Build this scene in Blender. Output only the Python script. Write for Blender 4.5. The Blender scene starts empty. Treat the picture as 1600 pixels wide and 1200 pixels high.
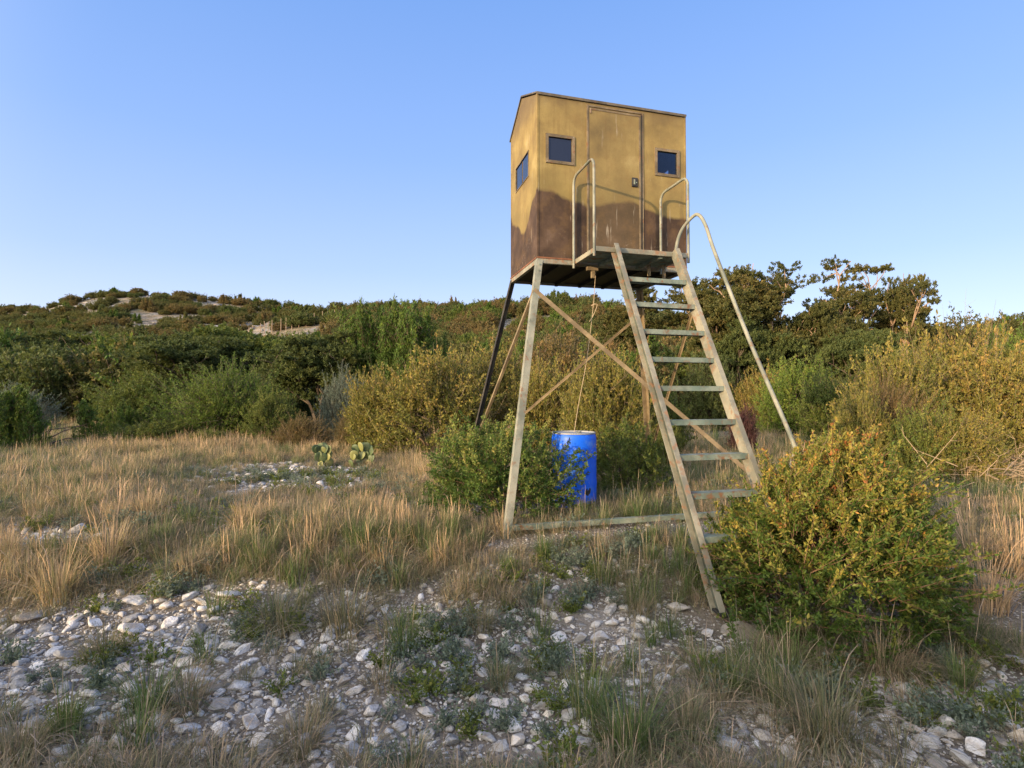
import bpy, math, random
import numpy as np
from mathutils import Vector, Matrix
random.seed(7)
R = np.random.RandomState(11)
SC = bpy.context.scene
COL = SC.collection

# ------------------------------------------------------------------ camera, sky, sun, exposure
HC = 1.415; FPX = 839.0; PITCH = 0.0234
cam_d = bpy.data.cameras.new('camera'); cam = bpy.data.objects.new('camera', cam_d); COL.objects.link(cam)
cam_d.sensor_fit = 'HORIZONTAL'; cam_d.sensor_width = 36.0; cam_d.lens = 36.0 * FPX / 1600.0
cam_d.clip_start = 0.05; cam_d.clip_end = 3000.0
cam.location = (0, 0, HC); cam.rotation_euler = (math.pi / 2 + PITCH, 0, 0)
SC.camera = cam
SUN_EL = math.radians(8.5)
SUN_TO = Vector((-0.715, -0.699, math.tan(SUN_EL))).normalized()      # towards the sun: behind the camera, to the left
w = bpy.data.worlds.new('World'); SC.world = w; w.use_nodes = True
nt = w.node_tree; nt.nodes.clear()
out = nt.nodes.new('ShaderNodeOutputWorld'); bg = nt.nodes.new('ShaderNodeBackground'); sky = nt.nodes.new('ShaderNodeTexSky')
sky.sky_type = 'NISHITA'; sky.sun_disc = False; sky.sun_elevation = math.radians(13)
sky.sun_rotation = math.atan2(SUN_TO.x, SUN_TO.y)
sky.altitude = 600; sky.air_density = 1.0; sky.dust_density = 0.6; sky.ozone_density = 3.0
bg.inputs['Strength'].default_value = 0.15
tcw = nt.nodes.new('ShaderNodeTexCoord'); sxw = nt.nodes.new('ShaderNodeSeparateXYZ'); nt.links.new(tcw.outputs['Generated'], sxw.inputs[0])
rw = nt.nodes.new('ShaderNodeValToRGB'); nt.links.new(sxw.outputs[2], rw.inputs[0]); ew = rw.color_ramp.elements   # paler, more violet air than the clean model sky
ew[0].position = 0.0; ew[0].color = (2.9, 2.9, 3.35, 1); ew[1].position = 1.0; ew[1].color = (.5, .92, 2.4, 1)
for p_, c_ in ((.10, (2.25, 2.5, 3.28)), (.22, (1.55, 2.03, 3.2)), (.40, (1.0, 1.6, 3.05)), (.60, (.66, 1.27, 2.8))):
    q_ = ew.new(p_); q_.color = (*c_, 1)
mxw = nt.nodes.new('ShaderNodeMix'); mxw.data_type = 'RGBA'; mxw.inputs[0].default_value = .85
nt.links.new(sky.outputs[0], mxw.inputs[6]); nt.links.new(rw.outputs[0], mxw.inputs[7])
dtw = nt.nodes.new('ShaderNodeVectorMath'); dtw.operation = 'DOT_PRODUCT'; nt.links.new(tcw.outputs['Generated'], dtw.inputs[0]); dtw.inputs[1].default_value = SUN_TO
mpw = nt.nodes.new('ShaderNodeMapRange'); mpw.inputs['From Min'].default_value = -.05; nt.links.new(dtw.outputs['Value'], mpw.inputs[0])
pww = nt.nodes.new('ShaderNodeMath'); pww.operation = 'POWER'; pww.inputs[1].default_value = 2.0; nt.links.new(mpw.outputs[0], pww.inputs[0])
glw = nt.nodes.new('ShaderNodeMix'); glw.data_type = 'RGBA'; glw.blend_type = 'ADD'; glw.inputs[7].default_value = (11.6, 9.6, 5.8, 1)   # low sun behind the camera: warm hazy brightness around it
nt.links.new(pww.outputs[0], glw.inputs[0]); nt.links.new(mxw.outputs[2], glw.inputs[6])
nt.links.new(glw.outputs[2], bg.inputs[0]); nt.links.new(bg.outputs[0], out.inputs[0])
sun_d = bpy.data.lights.new('sun', 'SUN'); sun = bpy.data.objects.new('sun', sun_d); COL.objects.link(sun)
sun_d.energy = 2.6; sun_d.angle = math.radians(0.6); sun_d.color = (1.0, 0.72, 0.42)
sun.rotation_euler = SUN_TO.to_track_quat('Z', 'Y').to_euler(); sun.location = SUN_TO * 50
SC.view_settings.view_transform = 'Standard'; SC.view_settings.look = 'None'
SC.view_settings.exposure = 1.2; SC.view_settings.gamma = 1.0
SC.view_settings.use_curve_mapping = False
SC.cycles.max_bounces = 6; SC.cycles.transparent_max_bounces = 6

# ------------------------------------------------------------------ material helpers
def new_mat(name):
    m = bpy.data.materials.new(name); m.use_nodes = True
    t = m.node_tree; t.nodes.clear()
    o = t.nodes.new('ShaderNodeOutputMaterial')
    return m, t, o
def N(t, kind, **kw):
    n = t.nodes.new(kind)
    for k, v in kw.items():
        if k in ('_in',):
            for a, b in v.items(): n.inputs[a].default_value = b
        else: setattr(n, k, v)
    return n
def L(t, a, b): t.links.new(a, b)
def ramp(t, fac, stops, interp='LINEAR'):
    r = t.nodes.new('ShaderNodeValToRGB'); r.color_ramp.interpolation = interp
    e = r.color_ramp.elements
    while len(e) > 1: e.remove(e[-1])
    e[0].position = stops[0][0]; e[0].color = (*stops[0][1], 1)
    for p, c in stops[1:]:
        k = e.new(p); k.color = (*c, 1)
    L(t, fac, r.inputs[0]); return r.outputs[0]
def mixc(t, f, a, b, mode='MIX'):
    m = t.nodes.new('ShaderNodeMix'); m.data_type = 'RGBA'; m.blend_type = mode
    for s, v in ((m.inputs[0], f), (m.inputs[6], a), (m.inputs[7], b)):
        if hasattr(v, 'node'): L(t, v, s)
        elif isinstance(v, (int, float)): s.default_value = v if s.type == 'VALUE' else (v, v, v, 1)
        else: s.default_value = (*v, 1)
    return m.outputs[2]
def math_(t, op, a, b=0.0, c=None):
    m = t.nodes.new('ShaderNodeMath'); m.operation = op
    for i, v in enumerate((a, b) if c is None else (a, b, c)):
        if hasattr(v, 'node'): L(t, v, m.inputs[i])
        else: m.inputs[i].default_value = v
    return m.outputs[0]
def noise(t, vec, scale, detail=4, rough=.55, out='Fac'):
    n = t.nodes.new('ShaderNodeTexNoise'); n.inputs['Scale'].default_value = scale
    n.inputs['Detail'].default_value = detail; n.inputs['Roughness'].default_value = rough
    if vec is not None: L(t, vec, n.inputs['Vector'])
    return n.outputs[out]
def objvec(t, scale=(1, 1, 1)):
    tc = t.nodes.new('ShaderNodeTexCoord'); mp = t.nodes.new('ShaderNodeMapping')
    mp.inputs['Scale'].default_value = scale; L(t, tc.outputs['Object'], mp.inputs[0]); return mp.outputs[0]
def bump(t, h, strength, dist=.01):
    b = t.nodes.new('ShaderNodeBump'); b.inputs['Strength'].default_value = strength
    b.inputs['Distance'].default_value = dist; L(t, h, b.inputs['Height']); return b.outputs[0]
def principled(t, o, col, rough=.7, spec=.3, nrm=None, metal=0.0):
    p = t.nodes.new('ShaderNodeBsdfPrincipled')
    if hasattr(col, 'node'): L(t, col, p.inputs['Base Color'])
    else: p.inputs['Base Color'].default_value = (*col, 1)
    if hasattr(rough, 'node'): L(t, rough, p.inputs['Roughness'])
    else: p.inputs['Roughness'].default_value = rough
    p.inputs['Specular IOR Level'].default_value = spec; p.inputs['Metallic'].default_value = metal
    if nrm is not None: L(t, nrm, p.inputs['Normal'])
    L(t, p.outputs[0], o.inputs[0]); return p

def leaf_mat(name, stops, bark=(.12, .09, .065), trans=.3, rough=.55, vary=.18):
    """tint.r picks the leaf colour, tint.g its value, tint.b = 1 marks bark"""
    m, t, o = new_mat(name)
    at = N(t, 'ShaderNodeAttribute', attribute_name='tint')
    sp = N(t, 'ShaderNodeSeparateColor'); L(t, at.outputs['Color'], sp.inputs[0])
    oi = N(t, 'ShaderNodeObjectInfo')
    f = math_(t, 'ADD', sp.outputs[0], math_(t, 'MULTIPLY_ADD', oi.outputs['Random'], vary, -vary / 2))
    c = ramp(t, f, stops)
    hsv = N(t, 'ShaderNodeHueSaturation'); L(t, c, hsv.inputs['Color'])
    L(t, math_(t, 'MULTIPLY_ADD', sp.outputs[1], .6, .7), hsv.inputs['Value'])
    c = mixc(t, sp.outputs[2], hsv.outputs[0], bark)
    d = N(t, 'ShaderNodeBsdfPrincipled'); L(t, c, d.inputs['Base Color'])
    d.inputs['Roughness'].default_value = rough; d.inputs['Specular IOR Level'].default_value = .25
    tr = N(t, 'ShaderNodeBsdfTranslucent'); L(t, mixc(t, .35, c, (.30, .34, .06), 'MIX'), tr.inputs[0])
    mx = N(t, 'ShaderNodeMixShader')
    L(t, math_(t, 'MULTIPLY', math_(t, 'SUBTRACT', 1.0, sp.outputs[2]), trans), mx.inputs[0])
    L(t, d.outputs[0], mx.inputs[1]); L(t, tr.outputs[0], mx.inputs[2]); L(t, mx.outputs[0], o.inputs[0])
    return m
M = {}
M['golden'] = leaf_mat('golden_leaf', [(0, (0.082, 0.109, 0.024)), (.35, (0.158, 0.162, 0.036)), (.7, (0.275, 0.228, 0.052)), (.95, (0.377, 0.237, 0.072))], (.24, .18, .12))
M['bigbush'] = leaf_mat('sumac_leaf', [(0, (0.036, 0.078, 0.015)), (.38, (0.087, 0.138, 0.025)), (.60, (0.205, 0.212, 0.043)), (.84, (0.41, 0.304, 0.064)), (.90, (0.431, 0.184, 0.06)), (.96, (0.41, 0.083, 0.034)), (1, (0.513, 0.046, 0.025))], (.22, .13, .08), rough=.45)
M['evergreen'] = leaf_mat('evergreen_leaf', [(0, (.03, .075, .016)), (.45, (.07, .13, .025)), (.7, (.17, .22, .05)), (.93, (.38, .36, .10)), (1, (.42, .22, .07))], (.2, .13, .08), rough=.45)
M['green'] = leaf_mat('green_leaf', [(0, (0.059, 0.087, 0.02)), (.5, (0.109, 0.149, 0.031)), (1, (0.238, 0.229, 0.049))])
M['bright'] = leaf_mat('bright_leaf', [(0, (0.061, 0.109, 0.018)), (.5, (0.123, 0.188, 0.03)), (.9, (0.233, 0.257, 0.045)), (1, (0.465, 0.257, 0.06))])
M['dark'] = leaf_mat('dark_leaf', [(0, (0.048, 0.073, 0.022)), (.5, (0.089, 0.112, 0.034)), (1, (0.165, 0.172, 0.053))])
M['juniper'] = leaf_mat('juniper_spray', [(0, (0.039, 0.078, 0.015)), (.5, (0.076, 0.134, 0.021)), (1, (0.173, 0.218, 0.029))], (.14, .09, .06), trans=.15)
M['oak'] = leaf_mat('oak_leaf', [(0, (0.053, 0.063, 0.02)), (.5, (0.097, 0.101, 0.031)), (1, (0.209, 0.154, 0.049))], (.30, .20, .13))
M['brownish'] = leaf_mat('scrub_leaf', [(0, (0.077, 0.075, 0.027)), (.5, (0.154, 0.115, 0.043)), (1, (0.282, 0.161, 0.07))], (.22, .16, .11))
M['bluegrey'] = leaf_mat('grey_leaf', [(0, (.09, .13, .10)), (.5, (.15, .19, .15)), (1, (.24, .27, .2))])
M['purple'] = leaf_mat('purple_leaf', [(0, (.05, .03, .03)), (.5, (.10, .04, .05)), (1, (.18, .08, .07))])
M['dry_grass'] = leaf_mat('dry_grass', [(0, (0.116, 0.16, 0.055)), (.3, (0.273, 0.25, 0.12)), (.6, (0.483, 0.35, 0.2)), (1, (0.609, 0.42, 0.26))], (.55, .37, .22), trans=.3, rough=.6, vary=.55)
M['green_grass'] = leaf_mat('green_grass', [(0, (0.058, 0.111, 0.033)), (.45, (0.13, 0.182, 0.058)), (.75, (0.286, 0.26, 0.13)), (1, (0.442, 0.351, 0.221))], (.34, .27, .18), trans=.3, rough=.6, vary=.4)
M['grey_grass'] = leaf_mat('grey_grass', [(0, (0.105, 0.123, 0.063)), (.4, (0.21, 0.196, 0.112)), (.75, (0.345, 0.261, 0.168)), (1, (0.495, 0.362, 0.252))], (.26, .2, .15), trans=.2, rough=.7, vary=.4)
M['dead'] = leaf_mat('dead_twig', [(0, (.3, .22, .14)), (1, (.45, .34, .22))], (.42, .31, .2), trans=0)

def stone_mat(name, lo, hi, tan=(.30, .22, .14), moss=.25):
    m, t, o = new_mat(name)
    v = objvec(t); oi = N(t, 'ShaderNodeObjectInfo')
    add = N(t, 'ShaderNodeVectorMath', operation='ADD'); L(t, v, add.inputs[0])
    cb = N(t, 'ShaderNodeCombineXYZ'); r9 = math_(t, 'MULTIPLY', oi.outputs['Random'], 37.0)
    for i in range(3): L(t, r9, cb.inputs[i])
    L(t, cb.outputs[0], add.inputs[1]); v = add.outputs[0]
    c = ramp(t, noise(t, v, 2.2, 6, .6), [(.3, lo), (.5, hi), (.72, tuple(x * 1.12 for x in hi))])
    c = mixc(t, ramp(t, noise(t, v, 1.1, 4), [(.52, (0, 0, 0)), (.68, (.75, .75, .75))]), c, tan)
    c = mixc(t, ramp(t, noise(t, v, 9, 5, .7), [(.5, (0, 0, 0)), (.75, (moss, moss, moss))]), c, (.10, .10, .09))
    hs = N(t, 'ShaderNodeHueSaturation'); L(t, c, hs.inputs['Color'])
    L(t, math_(t, 'MULTIPLY_ADD', oi.outputs['Random'], .8, .5), hs.inputs['Value'])
    n = bump(t, noise(t, v, 5, 8, .55), .35, .05)
    principled(t, o, hs.outputs[0], .85, .2, n); return m
M['stone'] = stone_mat('limestone', (.27, .26, .25), (.63, .61, .585), moss=.5)
M['stone_pink'] = stone_mat('pale_pink_limestone', (.32, .29, .25), (.58, .53, .47), (.42, .34, .25), .35)

M['hillrock'] = stone_mat('hill_rock', (.17, .165, .165), (.31, .295, .285), (.34, .24, .17), .3)

# ------------------------------------------------------------------ mesh helpers
def mk_mesh(name, V, F, mats=(), tint=None, smooth=False, midx=None):
    V = np.asarray(V, np.float32); F = np.asarray(F, np.int32); k = F.shape[1]
    me = bpy.data.meshes.new(name)
    me.vertices.add(len(V)); me.vertices.foreach_set('co', V.ravel())
    me.loops.add(F.size); me.loops.foreach_set('vertex_index', F.ravel())
    me.polygons.add(len(F)); me.polygons.foreach_set('loop_start', np.arange(0, F.size, k, dtype=np.int32))
    me.polygons.foreach_set('loop_total', np.full(len(F), k, np.int32))
    if midx is not None: me.polygons.foreach_set('material_index', np.asarray(midx, np.int32))
    me.update(calc_edges=True)
    me.polygons.foreach_set('use_smooth', np.full(len(F), smooth, bool))
    if tint is not None:
        a = me.color_attributes.new('tint', 'FLOAT_COLOR', 'POINT')
        T = np.ones((len(V), 4), np.float32); T[:, :3] = tint; a.data.foreach_set('color', T.ravel())
    for m in mats: me.materials.append(m)
    return me
def link(name, me, parent=None, loc=None, rot=None, scale=None):
    o = bpy.data.objects.new(name, me); COL.objects.link(o)
    if parent is not None: o.parent = parent
    if loc is not None: o.location = loc
    if rot is not None: o.rotation_euler = rot
    if scale is not None: o.scale = scale
    return o
def tag(o, label=None, cat=None, group=None, kind=None):
    if label: o['label'] = label
    if cat: o['category'] = cat
    if group: o['group'] = group
    if kind: o['kind'] = kind
    return o
class MB:
    """collects shapes, builds ONE mesh"""
    def __init__(s): s.v = []; s.f = []
    def add(s, vs, fs):
        b = len(s.v); s.v += [tuple(p) for p in vs]; s.f += [tuple(i + b for i in f) for f in fs]
    def box(s, x0, x1, y0, y1, z0, z1):
        s.add([(x, y, z) for z in (z0, z1) for y in (y0, y1) for x in (x0, x1)],
              [(0, 2, 3, 1), (4, 5, 7, 6), (0, 1, 5, 4), (2, 6, 7, 3), (0, 4, 6, 2), (1, 3, 7, 5)])
    def prism(s, a, b, sec):
        """section points (3-D offsets) swept from a to b"""
        a, b = Vector(a), Vector(b); n = len(sec); sec = [Vector(q) for q in sec]
        s.add([a + q for q in sec] + [b + q for q in sec],
              [(i, (i + 1) % n, (i + 1) % n + n, i + n) for i in range(n)] + [tuple(range(n))[::-1], tuple(range(n, 2 * n))])
    def tube(s, pts, r, n=8, r1=None):
        pts = [Vector(p) for p in pts]; m = len(pts); up = Vector((.3, .2, 1)); base = len(s.v); vs = []
        for i, p in enumerate(pts):
            d = (pts[min(i + 1, m - 1)] - pts[max(i - 1, 0)]).normalized()
            a = d.cross(up); a = a.normalized() if a.length > 1e-4 else Vector((1, 0, 0)); up = a.cross(d); b = up
            rr = r if r1 is None else r + (r1 - r) * i / (m - 1)
            vs += [p + a * rr * math.cos(2 * math.pi * k / n) + b * rr * math.sin(2 * math.pi * k / n) for k in range(n)]
        fs = [(i * n + k, i * n + (k + 1) % n, (i + 1) * n + (k + 1) % n, (i + 1) * n + k) for i in range(m - 1) for k in range(n)]
        fs += [tuple(range(n))[::-1], tuple((m - 1) * n + k for k in range(n))]
        s.add(vs, fs)
    def lathe(s, prof, n=40, c=(0, 0, 0)):
        vs = [(c[0] + r * math.cos(2 * math.pi * k / n), c[1] + r * math.sin(2 * math.pi * k / n), c[2] + z) for r, z in prof for k in range(n)]
        fs = [(i * n + k, i * n + (k + 1) % n, (i + 1) * n + (k + 1) % n, (i + 1) * n + k) for i in range(len(prof) - 1) for k in range(n)]
        fs += [tuple(range(n))[::-1], tuple((len(prof) - 1) * n + k for k in range(n))]
        s.add(vs, fs)
    def build(s, name, mat, parent=None, smooth=False, bevel=0, loc=None, rot=None):
        me = bpy.data.meshes.new(name); me.from_pydata(s.v, [], s.f); me.update()
        if mat: me.materials.append(mat)
        if smooth:
            me.polygons.foreach_set('use_smooth', np.ones(len(me.polygons), bool))
            try: me.set_sharp_from_angle(angle=math.radians(40))
            except Exception: pass
        o = link(name, me, parent, loc, rot)
        if bevel:
            b = o.modifiers.new('bevel', 'BEVEL'); b.width = bevel; b.segments = 2; b.limit_method = 'ANGLE'
        return o
def smooth_path(p, n=6):
    p = [Vector(q) for q in p]; o = []
    for i in range(len(p) - 1):
        a, b, c, d = p[max(i - 1, 0)], p[i], p[i + 1], p[min(i + 2, len(p) - 1)]
        for k in range(n):
            t = k / n
            o.append(.5 * ((2 * b) + (c - a) * t + (2 * a - 5 * b + 4 * c - d) * t * t + (3 * b - a - 3 * c + d) * t ** 3))
    return o + [p[-1]]

# ------------------------------------------------------------------ terrain
def smst(x): x = np.clip(x, 0, 1); return x * x * (3 - 2 * x)
def vnoise(x, y, s=1.0, seed=0):
    x = np.asarray(x, float) * s; y = np.asarray(y, float) * s
    xi = np.floor(x); yi = np.floor(y); xf = smst(x - xi); yf = smst(y - yi)
    def h(a, b):
        q = np.sin(a * 127.1 + b * 311.7 + seed * 74.7) * 43758.5453; return q - np.floor(q)
    return (h(xi, yi) * (1 - xf) + h(xi + 1, yi) * xf) * (1 - yf) + (h(xi, yi + 1) * (1 - xf) + h(xi + 1, yi + 1) * xf) * yf
def fbm(x, y, s=1.0, seed=0, o=4):
    return sum(vnoise(x, y, s * 2 ** i, seed + i * 9) * .5 ** i for i in range(o)) / (2 - .5 ** (o - 1))
E1 = np.array([(-900, 100), (-400, 118), (0, 133), (60, 139), (110, 151), (180, 162), (210, 163), (260, 158), (340, 151), (400, 147), (460, 137), (500, 124), (620, 100), (1000, 60), (2400, 50)])
E2 = np.array([(-900, 50), (200, 60), (330, 90), (430, 118), (480, 126), (540, 131), (600, 136), (700, 136), (800, 138), (880, 142), (940, 138), (980, 126), (1060, 112), (1200, 92), (1500, 78), (2400, 70)])
def ground_z(x, y):
    x = np.asarray(x, float); y = np.asarray(y, float)
    z = -.36 + .36 * smst((y - 3.8) / 2.0)
    z = z + (fbm(x, y, .9, 3) - .5) * .10 * smst((np.hypot(x - 1.0, y - 5.5) + 3) / 6) + (fbm(x, y, .13, 5) - .5) * .5 * smst((np.hypot(x, y - 6) - 7) / 25)
    yy = np.maximum(y, 1.0); px = 800 + 839 * x / yy
    z1c = np.interp(px, E1[:, 0], E1[:, 1]) / 839 * 230 + 1.4; z2c = np.interp(px, E2[:, 0], E2[:, 1]) / 839 * 140 + 1.4
    d = y
    r1 = np.where(d < 230, np.clip((d - 40) / 190, 0, 1) ** 1.65, np.clip(1 - ((d - 230) / 170) ** 2, 0, 1))
    r2 = np.where(d < 140, np.clip((d - 42) / 98, 0, 1) ** 1.6, np.clip(1 - ((d - 140) / 110) ** 2, 0, 1))
    hz = np.maximum(z1c * r1, z2c * r2)
    hz = hz * (1 + (fbm(x, y, .035, 8) - .5) * .10 * smst((d - 60) / 60))
    # a bank behind the place where the photographer stands
    bk = np.exp(-((y + 14) / 5.0) ** 2) * np.interp(x, [-80, -50, -38, -30, -22, -18, -4, 10, 40], [6.0, 4.6, 3.3, 2.6, 2.5, 3.3, 3.6, 3.2, 1.5])
    return z + hz + bk
def gz(x, y): return float(ground_z(x, y))
def to_px(x, y, z):
    c, s = math.cos(PITCH), math.sin(PITCH); z = z - HC
    f = y * c + z * s; u = -y * s + z * c
    f = np.where(np.abs(f) < .05, .05, f)
    return np.where(f > .1, 800 + FPX * x / f, -9999), np.where(f > .1, 600 - FPX * u / f, -9999)
def on_ground(px, py):
    """the point of the ground seen at a pixel of the photograph"""
    c, s = math.cos(PITCH), math.sin(PITCH); X = (px - 800) / FPX; u = (600 - py) / FPX
    d = (X, c - u * s, s + u * c); t = .5
    while t < 400:
        if HC + d[2] * t < gz(d[0] * t, d[1] * t): break
        t += .02 if t < 12 else .2
    return d[0] * t, d[1] * t, gz(d[0] * t, d[1] * t)

n = 470
tt = np.linspace(-1, 1, n); k = 6.5; A = 1.8
gx = A * np.sinh(k * tt); gy = A * np.sinh(k * tt) + 4.5
gx = np.clip(gx, -600, 600); gy = np.clip(gy, -300, 600)
gx = np.unique(gx); gy = np.unique(gy)
GX, GY = np.meshgrid(gx, gy); GZ = ground_z(GX, GY)
near = np.exp(-((GX - 0) ** 2 / 60 + (GY - 4) ** 2 / 50))
GZ += (fbm(GX, GY, 5, 21) - .5) * .035 * near
V = np.stack([GX, GY, GZ], -1).reshape(-1, 3); nx = len(gx); ny = len(gy)
i = (np.arange(ny - 1)[:, None] * nx + np.arange(nx - 1)[None]).ravel()
m, t, o = new_mat('stony_ground')
geo = N(t, 'ShaderNodeNewGeometry'); P = geo.outputs['Position']
soil = ramp(t, noise(t, P, 1.3, 8, .65), [(.3, (.13, .11, .085)), (.5, (.25, .215, .175)), (.68, (.38, .34, .29))])
soil = mixc(t, ramp(t, noise(t, P, 38, 5, .7), [(.42, (0, 0, 0)), (.6, (.45, .45, .45))]), soil, (.06, .05, .04))
vor = N(t, 'ShaderNodeTexVoronoi', _in={'Scale': 32.0}); L(t, P, vor.inputs['Vector'])
sepc = N(t, 'ShaderNodeSeparateColor'); L(t, vor.outputs['Color'], sepc.inputs[0])
peb = math_(t, 'MULTIPLY', math_(t, 'LESS_THAN', vor.outputs['Distance'], .42), math_(t, 'GREATER_THAN', sepc.outputs[0], .45))
pebc = ramp(t, sepc.outputs[1], [(0, (.24, .22, .2)), (1, (.62, .58, .53))])
c = mixc(t, peb, soil, pebc)
# far slopes: pale rock, tan earth and low dry growth between the bushes
sep = N(t, 'ShaderNodeSeparateXYZ'); L(t, P, sep.inputs[0])
far = N(t, 'ShaderNodeMapRange', _in={'From Min': 14.0, 'From Max': 30.0}); L(t, sep.outputs[1], far.inputs[0])
grassy = ramp(t, noise(t, P, .6, 8, .65), [(.3, (.07, .08, .035)), (.5, (.16, .14, .07)), (.7, (.28, .22, .12))])
hill = ramp(t, noise(t, P, .065, 9, .72), [(.36, (.10, .10, .055)), (.43, (.20, .155, .10)), (.48, (.27, .21, .15)), (.54, (.24, .23, .225)), (.66, (.19, .19, .2))])
hill = mixc(t, ramp(t, noise(t, P, .55, 6, .75), [(.47, (0, 0, 0)), (.55, (.75, .75, .75))]), hill, (.085, .09, .045))
hill = mixc(t, ramp(t, noise(t, P, 1.8, 4, .7), [(.5, (0, 0, 0)), (.6, (.4, .4, .4))]), hill, (.4, .36, .32))
hf = N(t, 'ShaderNodeMapRange', _in={'From Min': 85.0, 'From Max': 125.0}); L(t, sep.outputs[1], hf.inputs[0])
c2 = mixc(t, hf.outputs[0], grassy, hill)
c = mixc(t, far.outputs[0], c, c2)
h = math_(t, 'ADD', noise(t, P, 40, 8, .7), math_(t, 'MULTIPLY', math_(t, 'SUBTRACT', .5, vor.outputs['Distance']), math_(t, 'MULTIPLY', peb, 1.2)))
principled(t, o, c, .95, .1, bump(t, h, .9, .03))
gme = mk_mesh('ground', V, np.stack([i, i + 1, i + 1 + nx, i + nx], 1), [m], smooth=True)
tag(link('ground', gme), kind='structure')

# ------------------------------------------------------------------ plants: vectorised builders
def nrm(a): return a / np.maximum(np.linalg.norm(a, axis=-1, keepdims=True), 1e-6)
def leaves(P0, D, Ln, nleaf, ll, lw, rs, up=.25, spread=.8, t0=.1, tbase=None, tspread=.35):
    T = len(P0); t = t0 + (1 - t0) * rs.rand(T, nleaf, 1)
    pos = P0[:, None] + D[:, None] * Ln[:, None, None] * t + rs.randn(T, nleaf, 3) * ll * .25
    d = nrm(D[:, None] * .7 + rs.randn(T, nleaf, 3) * spread + np.array([0, 0, up]))
    s = nrm(np.cross(d, rs.randn(T, nleaf, 3))); nn = np.cross(s, d)
    l = ll * (.65 + .7 * rs.rand(T, nleaf, 1)); ww = lw * (.7 + .6 * rs.rand(T, nleaf, 1))
    v = np.stack([pos, pos + d * l * .45 + s * ww * .5 + nn * ww * .2, pos + d * l, pos + d * l * .45 - s * ww * .5 + nn * ww * .2], 2).reshape(-1, 3)
    k = np.arange(T * nleaf)[:, None] * 4
    f = np.concatenate([k + [0, 1, 2], k + [0, 2, 3]], 0)
    tb = (rs.rand(T) if tbase is None else tbase)[:, None]
    r = np.clip(tb * (1 - tspread) + rs.rand(T, nleaf) * tspread, 0, 1); g = rs.rand(T, nleaf)
    tint = np.repeat(np.stack([r, g, np.zeros_like(r)], -1).reshape(-1, 3), 4, 0)
    return v, f, tint
def twigmesh(A0, A1, r0, r1):
    A0 = np.asarray(A0, float); A1 = np.asarray(A1, float); n = len(A0); d = nrm(A1 - A0)
    a = nrm(np.cross(d, np.array([.31, .2, .93]))); b = np.cross(d, a)
    r0 = np.broadcast_to(np.asarray(r0, float).reshape(-1, 1), (n, 1)); r1 = np.broadcast_to(np.asarray(r1, float).reshape(-1, 1), (n, 1))
    vs = []
    for P, r in ((A0, r0), (A1, r1)):
        for q in range(4):
            an = q * math.pi / 2; vs.append(P + (a * math.cos(an) + b * math.sin(an)) * r)
    v = np.stack(vs, 1).reshape(-1, 3); k = np.arange(n)[:, None] * 8
    f = np.concatenate([k + x for q in range(4) for x in ([q, (q + 1) % 4, (q + 1) % 4 + 4], [q, (q + 1) % 4 + 4, q + 4])], 0)
    return v, f
def merge(parts):
    V = []; F = []; T = []; b = 0
    for v, f, t in parts:
        V.append(v); F.append(f + b); T.append(t); b += len(v)
    return np.concatenate(V), np.concatenate(F), np.concatenate(T)
def bark(v, rs=R): return np.stack([rs.rand(len(v)), np.full(len(v), .5), np.ones(len(v))], 1)
def path_twigs(paths, r0, r1):
    A0 = []; A1 = []; ra = []; rb = []
    for p, a, b in zip(paths, r0, r1):
        m = len(p) - 1
        for i in range(m):
            A0.append(p[i]); A1.append(p[i + 1]); ra.append(a + (b - a) * i / m); rb.append(a + (b - a) * (i + 1) / m)
    return twigmesh(A0, A1, ra, rb)
def dirnoise(d, rs, amp=.3, k=9):
    c = nrm(rs.randn(k, 3)); wgt = rs.rand(k) * 2 - .8
    return 1 + amp * (np.exp(-((d[:, None] - c[None]) ** 2).sum(-1) / .35) * wgt).sum(-1)
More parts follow.
